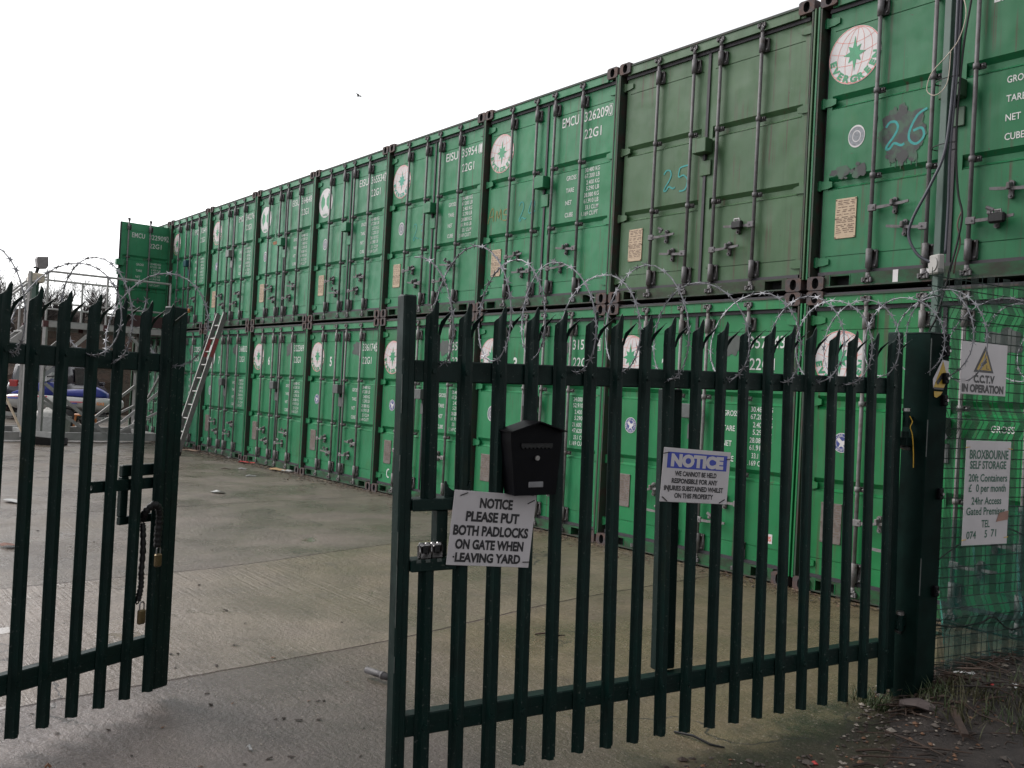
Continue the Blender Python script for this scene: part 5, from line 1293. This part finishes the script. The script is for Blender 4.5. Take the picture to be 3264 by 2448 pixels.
for i in range(n1):
    for k in range(n2):
        f = i/(n1-1); a = 2*PI*k/n2; rad = .37*math.sin(PI*(.02+.5*f))*(1+r.uniform(-.13, .13)); vs.append((rad*math.cos(a), rad*.66*math.sin(a), .20*math.cos(PI*.5*f)*(1+r.uniform(-.2, .2))-.02))
mb.add(vs, [(i*n2+k, (i+1)*n2+k, (i+1)*n2+(k+1) % n2, i*n2+(k+1) % n2) for i in range(n1-1) for k in range(n2)]+[tuple(range(n2))], RAG); mb.build('cloth', o, True)
crate('storage_tub', 'dark blue tub at the far left on the platform base', 'tub', (-.6, -3.75, .0), JR, .75, .5, .42, BLUETUB)
crate('plastic_crate', 'red plastic crate behind the nose of the jet ski', 'crate', (-7.2, -3.6, .62), JR, .75, .5, .40, REDBOX)
o = thing('pallet_stack', 'stack of dark pallets under the red crate', 'pallets', (-7.2, -3.6, 0), JR)
for k in range(4):
    mb = MB(); z = k*.155
    for x in (-.5, 0, .5): mb.box(x-.05, x+.05, -.4, .4, z, z+.10, TWIG)
    for y in (-.35, -.17, 0, .17, .35): mb.box(-.6, .6, y-.06, y+.06, z+.10, z+.125, TWIG)
    for y in (-.3, .3): mb.box(-.6, .6, y-.05, y+.05, z+.126, z+.15, TWIG)
    mb.build('pallet', o)
o = thing('plank', 'pale timber plank leaning against the left platform leg', 'plank', (.45, -3.22, 0)); mb = MB(); mb.bar((.05, .30, .02), (-.12, -.16, 1.05), .03, .11, PLANK, (1, 0, .1)); mb.build('board', o)
o = thing('plastic_stool', 'orange plastic step stool under the jet ski stern', 'stool', (-3.6, .1-.9, 0), .5)
mb = MB(); mb.bbox(-.24, .24, -.16, .16, .40, .45, ORANGE, .012); mb.build('seat', o)
for sx in (-1, 1):
    for sy_ in (-1, 1): mb = MB(); mb.bar((sx*.20, sy_*.13, .40), (sx*.24, sy_*.17, 0), .05, .05, ORANGE); mb.build('leg', o)
o = thing('rubber_trough', 'black rubber trough on the ground under the platform corner beam', 'trough', (1.05, -2.62, 0), JR)
mb = MB(); loft(mb, [[(x, -w, 0), (x, -w*1.25, h), (x, -w*1.1, h), (x, -w*.9, .03), (x, w*.9, .03), (x, w*1.1, h), (x, w*1.25, h), (x, w, 0)] for x, w, h in ((-.36, .10, .13), (-.30, .17, .15), (.30, .17, .15), (.36, .10, .13))], BLACKP); mb.build('bowl', o)

# ------------------------------------------------------------------ bank and bare trees at the back
def bank():
    m, nt, b = nodes_of('brown_scrub_bank'); v = coords(nt, rand=False, world_space=True)
    a = noise(nt, v, .9, 6, .7); f = noise(nt, v, 7, 5, .7)
    c = mix(nt, ramp(nt, a, .35, .65), (.060, .031, .021), (.034, .026, .016)); c = mix(nt, ramp(nt, f, .5, .68, 0, .85), c, (.013, .010, .008))
    nt.links.new(c, b.inputs['Base Color']); b.inputs['Roughness'].default_value = .95; bump(nt, b, f, 1, .15)
    mb = MB(); r = random.Random(5); ys = [-60+1.0*i for i in range(110)]; us = [0, .06, .14, .24, .36, .5, .65, .82, 1.0, 1.5, 3, 6]; vs = []
    for j, y in enumerate(ys):
        for u in us:
            x = -14.5-u*4+.6*math.sin(y*.5)+r.uniform(-.25, .25); t = min(1, u); z = (3.75+.35*math.sin(y*.31)+.25*math.sin(y*1.1))*(t**.6)+r.uniform(-.16, .16)*(t > 0)
            vs.append((x, y, z-.05))
    n = len(us); mb.add(vs, [(j*n+i, j*n+i+1, (j+1)*n+i+1, (j+1)*n+i) for j in range(len(ys)-1) for i in range(n-1)], m)
    tag(mb.build('bank'), kind='structure')
bank()
def bare_tree(label, loc, h, seed, spread=.6):
    r = random.Random(seed); t = thing('bare_tree', label, 'tree', loc, 0, 'bare winter trees on the bank'); tk = MB(); tw = MB()
    def grow(p, d, ln, rad, lev):
        steps = 4; pts = [p]; rs = [rad]; q = p; dd = d.copy(); kids = []
        for s in range(steps):
            dd = (dd+Vector((r.uniform(-1, 1), r.uniform(-1, 1), r.uniform(-.5, 1)))*.20).normalized(); q = q+dd*ln/steps; pts.append(q); rs.append(rad*(1-.55*(s+1)/steps))
            if lev < 4 and r.random() < .8: kids.append((q, dd.copy(), rs[-1]))
        (tk if lev < 2 else tw).tube(pts, rs, BARK, 6 if lev < 1 else (4 if lev < 2 else 3), caps=False)
        if lev < 4:
            for (kq, kd, kr) in kids:
                for _ in range(r.randint(1, 2)):
                    nd = (kd+Vector((r.uniform(-1, 1), r.uniform(-1, 1), r.uniform(-.35, .9)))*(.75+spread*.5)).normalized(); grow(kq, nd, ln*r.uniform(.48, .72), max(kr*.60, .0042), lev+1)
    for k in range(r.randint(2, 4)):
        grow(Vector((r.uniform(-.3, .3), r.uniform(-.3, .3), -.2)), Vector((r.uniform(-.6, .6), r.uniform(-.6, .6), 1)).normalized(), h*.52, .05+.012*h, 0)
    tk.build('trunk', t); tw.build('twigs', t)
tl = ['leafless shrub at the far left behind the stair rail', 'bare tree left of the floodlight mast', 'bare tree right behind the floodlight', 'bushy leafless tree in the middle of the platform railing', 'leafless tree just left of the open container door', 'thin bare tree rising behind the middle rail post', 'low bare thicket tree behind the stairs', 'leafless sapling beside the edge of the open door', 'thin bare tree just right of the low thicket, under the top rail', 'twiggy shrub between the floodlight and the middle of the railing', 'grey twiggy tree right of the bushy one under the rail', 'sparse tree between the railing posts near the open door']
for k, (x, y, z, h) in enumerate([(-16.2, -4.0, 2.4, 2.9), (-16.9, -2.2, 3.0, 2.6), (-16.9, -.6, 3.0, 2.5), (-16.9, 1.6, 3.0, 2.6), (-16.6, 4.7, 3.0, 3.4), (-17.2, 3.1, 3.1, 2.4), (-16.2, -3.0, 2.6, 2.4), (-16.6, 6.0, 3.0, 3.4), (-17.0, .5, 3.0, 2.3), (-17.4, -1.4, 3.1, 2.3), (-17.2, 2.4, 3.1, 2.4), (-17.2, 4.0, 3.1, 2.5)]):
    bare_tree(tl[k], (x, y, z), h, 40+k)

# ------------------------------------------------------------------ bird
bd = thing('bird', 'tiny dark bird gliding high in the white sky', 'bird', (0, 0, 0), .6)
bd.location = CAM+((1143-1632)/2992*cr-(306-1224)/2992*cu+cf)*75
mb = MB(); loft(mb, [[(x, w*math.cos(a), .9*w*math.sin(a)) for a in [2*PI*k/8 for k in range(8)]] for x, w in ((-.24, .01), (-.12, .05), (.02, .07), (.12, .05), (.18, .04), (.23, .012))], FEATHER); mb.build('body', bd, True)
for sg in (-1, 1):
    mb = MB(); p = [(.08, sg*.05, .02), (.12, sg*.22, .10), (.02, sg*.48, .06), (-.04, sg*.50, .05), (-.06, sg*.25, .08), (-.07, sg*.05, .02)]
    mb.add(p+[(x, y, z+.008) for x, y, z in p], [tuple(range(6)), tuple(range(6, 12))[::-1]]+[(k, (k+1) % 6, (k+1) % 6+6, k+6) for k in range(6)], FEATHER); mb.build('wing', bd)

# ------------------------------------------------------------------ small things on the ground
def leaf_mesh(mat, seed):
    r = random.Random(seed); mb = MB(); n = 10; vs = []
    for k in range(n): a = 2*PI*k/n; rad = (.020+.010*r.random())*(1.3 if k in (0, 5) else 1); vs.append((rad*1.3*math.cos(a), rad*.8*math.sin(a), .004+.012*r.random()))
    vs.append((0, 0, .016)); vs += [(x, y, z-.003) for x, y, z in vs]
    mb.add(vs, [(k, (k+1) % n, n) for k in range(n)]+[(n+1+k, 2*n+1, n+1+(k+1) % n) for k in range(n)]+[(k, n+1+k, n+1+(k+1) % n, (k+1) % n) for k in range(n)], mat); return mb.mesh('fallen_leaf')
LM = [leaf_mesh(LEAFD, s) for s in range(3)]+[leaf_mesh(LEAFB, 7)]
def px_ground(px, py):      # photo measurement -> ground point
    d = ((px-1632)/2992*cr-(py-1224)/2992*cu+cf); t = (-.04-CAM.z)/d.z; p = CAM+d*t; return p.x, p.y
leaves = [(105, 2255), (185, 2315), (270, 2410), (345, 2305), (520, 2297), (743, 2222), (672, 2226), (660, 2192), (1015, 2215), (985, 2215), (1033, 2215), (905, 2270), (880, 2272), (955, 2275), (1018, 2272), (568, 2067), (545, 2068), (750, 2040), (635, 1852), (720, 1932), (782, 1972), (860, 2395), (1150, 2387), (990, 2440), (780, 2412), (1090, 1970), (505, 1880), (560, 2110), (1108, 2155), (640, 2420), (420, 2385), (690, 2105), (1445, 2030), (870, 2080), (1160, 2300), (930, 2390), (300, 1720), (225, 1735), (380, 1810), (120, 1690), (545, 1850), (640, 1700)]
for k, (a, b_) in enumerate(leaves):
    x, y = px_ground(a, b_); o = link('fallen_leaf', LM[rnd.choice((0, 1, 2, 0, 1, 2, 3))]); o.location = (x, y, gz(x, y)+.002); s = rnd.uniform(.22, .55)*(1 if b_ > 1800 else 1.3); o.scale = (s, s, s); o.rotation_euler = (rnd.uniform(-.2, .2), rnd.uniform(-.2, .2), rnd.uniform(0, 6))
    tag(o, 'small dark wet leaf lying on the concrete yard', 'leaf', 'fallen leaves on the concrete')
def scrap(px, py, w, d, mat, label, cat, rz=0.0, name='litter', z=.006):
    x, y = px_ground(px, py); r = random.Random(px); mb = MB(); n = 8; vs = []
    for k in range(n): a = 2*PI*k/n; vs.append((w/2*math.cos(a)*r.uniform(.75, 1.15), d/2*math.sin(a)*r.uniform(.7, 1.2), r.uniform(.004, .035)*min(1, w*4)))
    vs.append((0, 0, .02)); vs += [(a, b_, c-.004) for a, b_, c in vs]
    mb.add(vs, [(k, (k+1) % n, n) for k in range(n)]+[(n+1+k, 2*n+1, n+1+(k+1) % n) for k in range(n)]+[(k, n+1+k, n+1+(k+1) % n, (k+1) % n) for k in range(n)], mat)
    o = mb.build(name); o.location = (x, y, gz(x, y)+z); o.rotation_euler = (0, 0, rz); tag(o, label, cat); return o
scrap(695, 1581, .28, .14, PAPER, 'pale scrap of paper alone on the grey concrete beyond the open gate', 'litter', .4)
scrap(45, 1610, .34, .20, PAPER, 'white scrap on the wet concrete at the left edge', 'litter', .4)
scrap(792, 1476, .38, .10, PAPER, 'white wrapper at the container base below number 6', 'litter', .9)
scrap(798, 1484, .55, .12, REDBOX, 'red wrapper beside the white one at the container base', 'litter', .9)
scrap(888, 1508, .50, .22, simple('torn_cardboard', (.30, .19, .09), .8), 'torn brown cardboard near the foot of the number 6 container', 'litter', .3)
scrap(915, 1512, .30, .14, PAPER, 'white scrap beside the torn cardboard', 'litter', .8)
scrap(602, 1444, .55, .16, simple('buff_rubble', (.23, .15, .11), .9), 'buff rubble near the foot of the ladder', 'rubble', .6)
scrap(730, 1467, .18, .08, PAPER, 'small white flake on the concrete left of the red wrapper', 'litter', .2)
scrap(25, 1736, .22, .13, simple('rusty_lid', (.13, .05, .03), .7), 'rusty brown lid on wet concrete at the left edge', 'lid', .2)
for k, (a, b_, c, d, m, lab) in enumerate([(760, 1503, 785, 1504, PAPER, 'thin white stick on the far concrete, nearer the ladder'), (783, 1527, 815, 1527, PAPER, 'thin white stick on the grey concrete below number 6 container'), (705, 1503, 735, 1504, TWIG, 'thin brown stick lying on the far concrete'), (145, 2425, 165, 2422, simple('tan_twig', (.17, .08, .045)), 'short tan twig at the bottom left of the foreground'), (790, 2362, 805, 2370, PAPER, 'short pale straw on the foreground concrete'), (1705, 2027, 1800, 2031, TWIG, 'brown twig lying behind the gate pales'), (2150, 2325, 2310, 2375, BLACKP, 'bent dark stick in front of the closed gate')]):
    x0, y0 = px_ground(a, b_); x1, y1 = px_ground(c, d); o = thing('stick', lab, 'stick', (x0, y0, gz(x0, y0)+.008)); mb = MB()
    L_ = Vector((x1-x0, y1-y0, 0)); mb.tube([(0, 0, 0), L_*.4+Vector((0, .0, .012))+L_.cross(Vector((0, 0, 1)))*.03, L_*.75+L_.cross(Vector((0, 0, 1)))*.06, L_], [.006, .007, .006, .004] if m is not PAPER or k > 3 else .012, m, 6); mb.build('stem', o)
o = thing('gate_stop', 'short grey iron pipe lying behind the gate end post', 'pipe', (17.93, -4.30, -.045)); mb = MB()
x0, y0 = px_ground(1168, 2139); x1, y1 = px_ground(1238, 2163); a = Vector((x0, y0, .0))-Vector((17.93, -4.30, 0)); b_ = Vector((x1, y1, .0))-Vector((17.93, -4.30, 0))
mb.tube([a+Vector((0, 0, .012)), b_+Vector((0, 0, .012))], .019, PIPE, 12); mb.tube([a.lerp(b_, .70)+Vector((0, 0, .012)), a.lerp(b_, .80)+Vector((0, 0, .012))], .0225, PIPE, 12); mb.build('pipe', o, True)

# pebbles, twigs and grass on the soil by the hinge post
def scatter_stones(name, n, seed, mats, size, area):
    r = random.Random(seed); mb = MB()
    for _ in range(n):
        x, y = area(r); z = max(soil_h(x, y), gz(x, y)) if x > soil_edge(y) else gz(x, y); s = r.uniform(*size)*(2 if r.random() < .06 else 1); m = r.choice(mats); R3 = Matrix.Rotation(r.uniform(0, 6.3), 3, 'Z')
        rg = [(1, 0, 0), (.55, .75, .1), (-.5, .8, 0), (-1, .1, .1), (-.45, -.8, 0), (.6, -.7, .05)]
        vs = [Vector((0, 0, .62))]+[Vector((a*r.uniform(.75, 1.15), b*r.uniform(.6, .95), c+.12)) for a, b, c in rg]+[Vector((0, 0, -.4))]
        vs = [Vector((x, y, z+s*.1))+(R3 @ v)*s for v in vs]
        mb.add(vs, [(0, 1+k, 1+(k+1) % 6) for k in range(6)]+[(7, 1+(k+1) % 6, 1+k) for k in range(6)], m)
    o = mb.build(name); tag(o, 'small stones and grit scattered over the soil verge' if name == 'gravel' else None, 'gravel', kind='stuff'); return o
def soil_area(r):
    y = r.uniform(-4.4, -.3); x = soil_edge(y)+abs(r.gauss(0, .5))-.05; return x, y
scatter_stones('gravel', 1700, 3, [STONE, STONE, LEAFB, LEAFD, PALESTONE, STONE], (.005, .017), soil_area)
r = random.Random(12); mb = MB()
for _ in range(330):
    y = r.choice((r.uniform(-2.0, -.5), r.uniform(-2.4, -1.2), r.uniform(-3.6, -.4))); x = soil_edge(y)+.12+abs(r.gauss(0, .26)); a = r.gauss(.9, .7); L_ = r.uniform(.05, .42)*(1 if r.random() < .5 else .5); z = soil_h(x, y)+.01+r.random()*.05*(y > -2)
    p = Vector((x, y, z)); d = Vector((math.cos(a), math.sin(a), r.uniform(-.12, .22)))*L_; pp = [p-d*.5, p+Vector((r.uniform(-.02, .02), r.uniform(-.02, .02), .012)), p+d*.5]
    for q_ in pp: q_.z = max(q_.z, soil_h(q_.x, q_.y)+.004)
    mb.tube(pp, [r.uniform(.002, .006), r.uniform(.003, .007), .002], TWIG, 4)
tag(mb.build('twig_litter'), 'brown and black twigs matted along the fence foot', 'twigs', kind='stuff')
r = random.Random(19); mb = MB()
tufts = [(19.50, -2.26, .05, 90), (19.60, -2.30, .04, 60), (19.78, -2.08, .09, 170), (19.90, -1.95, .08, 110), (20.10, -1.50, .13, 280), (20.22, -1.75, .12, 200), (20.0, -2.25, .06, 60), (20.28, -2.05, .10, 120)]
for cx, cy, rad, n in tufts:
    for _ in range(n):
        x, y = cx+r.gauss(0, rad), cy+r.gauss(0, rad); z = soil_h(x, y); h = r.uniform(.03, .11); a = r.uniform(0, 6.3); w = .003; dx, dy = math.cos(a), math.sin(a); lean = r.uniform(.01, .09)
        b0 = Vector((x, y, z)); s_ = Vector((-dy, dx, 0))*w; m1 = b0+Vector((dx*lean*.4, dy*lean*.4, h*.6)); m2 = b0+Vector((dx*lean, dy*lean, h))
        mb.add([b0-s_, b0+s_, m1+s_*.8, m1-s_*.8, m2], [(0, 1, 2, 3), (3, 2, 4)], GRASS)
tag(mb.build('grass'), 'thin grass tufts around the foot of the hinge post', 'grass', kind='stuff')
o = thing('stone', 'flat pinkish stone tilted against the foot of the hinge post', 'stone', (19.80, -2.30, soil_h(19.80, -2.30)+.03), .3); mb = MB(); loft(mb, [[(x, w*math.cos(a_), zz+.018*math.sin(a_)) for a_ in [2*PI*k/8 for k in range(8)]] for x, w, zz in ((-.09, .01, -.012), (-.06, .05, .0), (.0, .065, .012), (.06, .05, .0), (.085, .012, -.01))], simple('flat_stone', (.075, .056, .053), .8)); mb.build('slab', o)
o = thing('timber_offcut', 'broken red brown timber offcut on the soil right of the post', 'timber', (20.02, -2.35, soil_h(20.02, -2.35)+.03), 0); mb = MB(); mb.bar((-.10, .16, .01), (.14, -.18, .0), .032, .016, simple('rotten_timber', (.04, .022, .015), .85, var=.5)); mb.build('piece', o)
def soil_scrap(x, y, w, mat, lab, k):
    r_ = random.Random(k); mb = MB(); vs = [(w*math.cos(a)*r_.uniform(.6, 1.2), w*.6*math.sin(a)*r_.uniform(.6, 1.2), r_.uniform(0, .02)) for a in [2*PI*i/7 for i in range(7)]]+[(0, 0, .02)]
    mb.add(vs, [(i, (i+1) % 7, 7) for i in range(7)]+[tuple(range(7))[::-1]], mat); o = mb.build('litter'); o.location = (x, y, soil_h(x, y)+.012); o.rotation_euler = (0, 0, k); tag(o, lab, 'litter')
soil_scrap(19.72, -1.66, .085, PAPER, 'crumpled clear plastic caught under the mesh fence beside the post', 1)
soil_scrap(19.95, -1.52, .05, PAPER, 'white foam fragment on the soil right of the post', 2)
soil_scrap(19.90, -1.75, .03, REDP, 'small red wrapper in the grass right of the post', 3)
soil_scrap(19.80, -3.20, .035, REDP, 'red scrap on the soil in front of the gate', 4)
soil_scrap(19.62, -.95, .05, PAPER, 'white scrap at the foot of the mesh near the container', 5)
soil_scrap(19.70, -.75, .05, SIGNYEL, 'yellow scrap at the foot of the mesh', 6)

# ------------------------------------------------------------------ unseen trees added behind the camera to shade the gates and foreground
def shade_trees():
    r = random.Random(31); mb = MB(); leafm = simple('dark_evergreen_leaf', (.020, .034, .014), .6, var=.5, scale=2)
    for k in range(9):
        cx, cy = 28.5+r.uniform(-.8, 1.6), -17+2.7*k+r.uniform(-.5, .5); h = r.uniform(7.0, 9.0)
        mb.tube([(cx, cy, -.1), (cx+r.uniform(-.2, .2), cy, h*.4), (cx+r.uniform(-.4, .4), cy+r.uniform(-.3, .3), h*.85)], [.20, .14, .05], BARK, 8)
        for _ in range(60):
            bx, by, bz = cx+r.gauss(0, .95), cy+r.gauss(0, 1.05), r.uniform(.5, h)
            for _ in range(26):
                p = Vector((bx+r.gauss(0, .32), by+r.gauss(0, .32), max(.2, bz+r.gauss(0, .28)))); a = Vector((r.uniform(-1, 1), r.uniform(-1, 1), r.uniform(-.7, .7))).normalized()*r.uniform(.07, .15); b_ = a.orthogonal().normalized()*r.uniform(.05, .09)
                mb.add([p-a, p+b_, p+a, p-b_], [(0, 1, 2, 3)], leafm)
    tag(mb.build('unseen_shade_trees'), 'unseen dark trees added behind the camera to shade the gates', 'unseen_shade_trees', kind='stuff')
shade_trees()

# windblown leaf litter and grit along the foot of the containers
r = random.Random(44); mb = MB(); litm = [simple('russet_leaf_litter', (.085, .045, .028), .85, var=.4), LEAFD, STONE, simple('buff_leaf_litter', (.13, .095, .06), .85, var=.4)]
for _ in range(3800):
    x = r.uniform(-2.4, 19.2); y = -.03-abs(r.gauss(0, .13))*(1+1.2*max(0, math.sin(x*1.7))); s = r.uniform(.008, .030)*(1.3 if x < 9 else .9); a = r.uniform(0, 6.3); z = gz(x, y)+r.uniform(.002, .02)
    dx, dy = s*math.cos(a), s*math.sin(a); t1 = r.uniform(-.5, .5)*s
    mb.add([(x-dx, y-dy, z), (x+dy*.5, y-dx*.5, z+t1*.5+.004), (x+dx, y+dy, z+abs(t1)), (x-dy*.5, y+dx*.5, z+.003)], [(0, 1, 2, 3)], r.choice(litm))
tag(mb.build('leaf_litter'), 'russet leaf litter and grit drifted along the foot of the containers', 'leaf litter', kind='stuff')
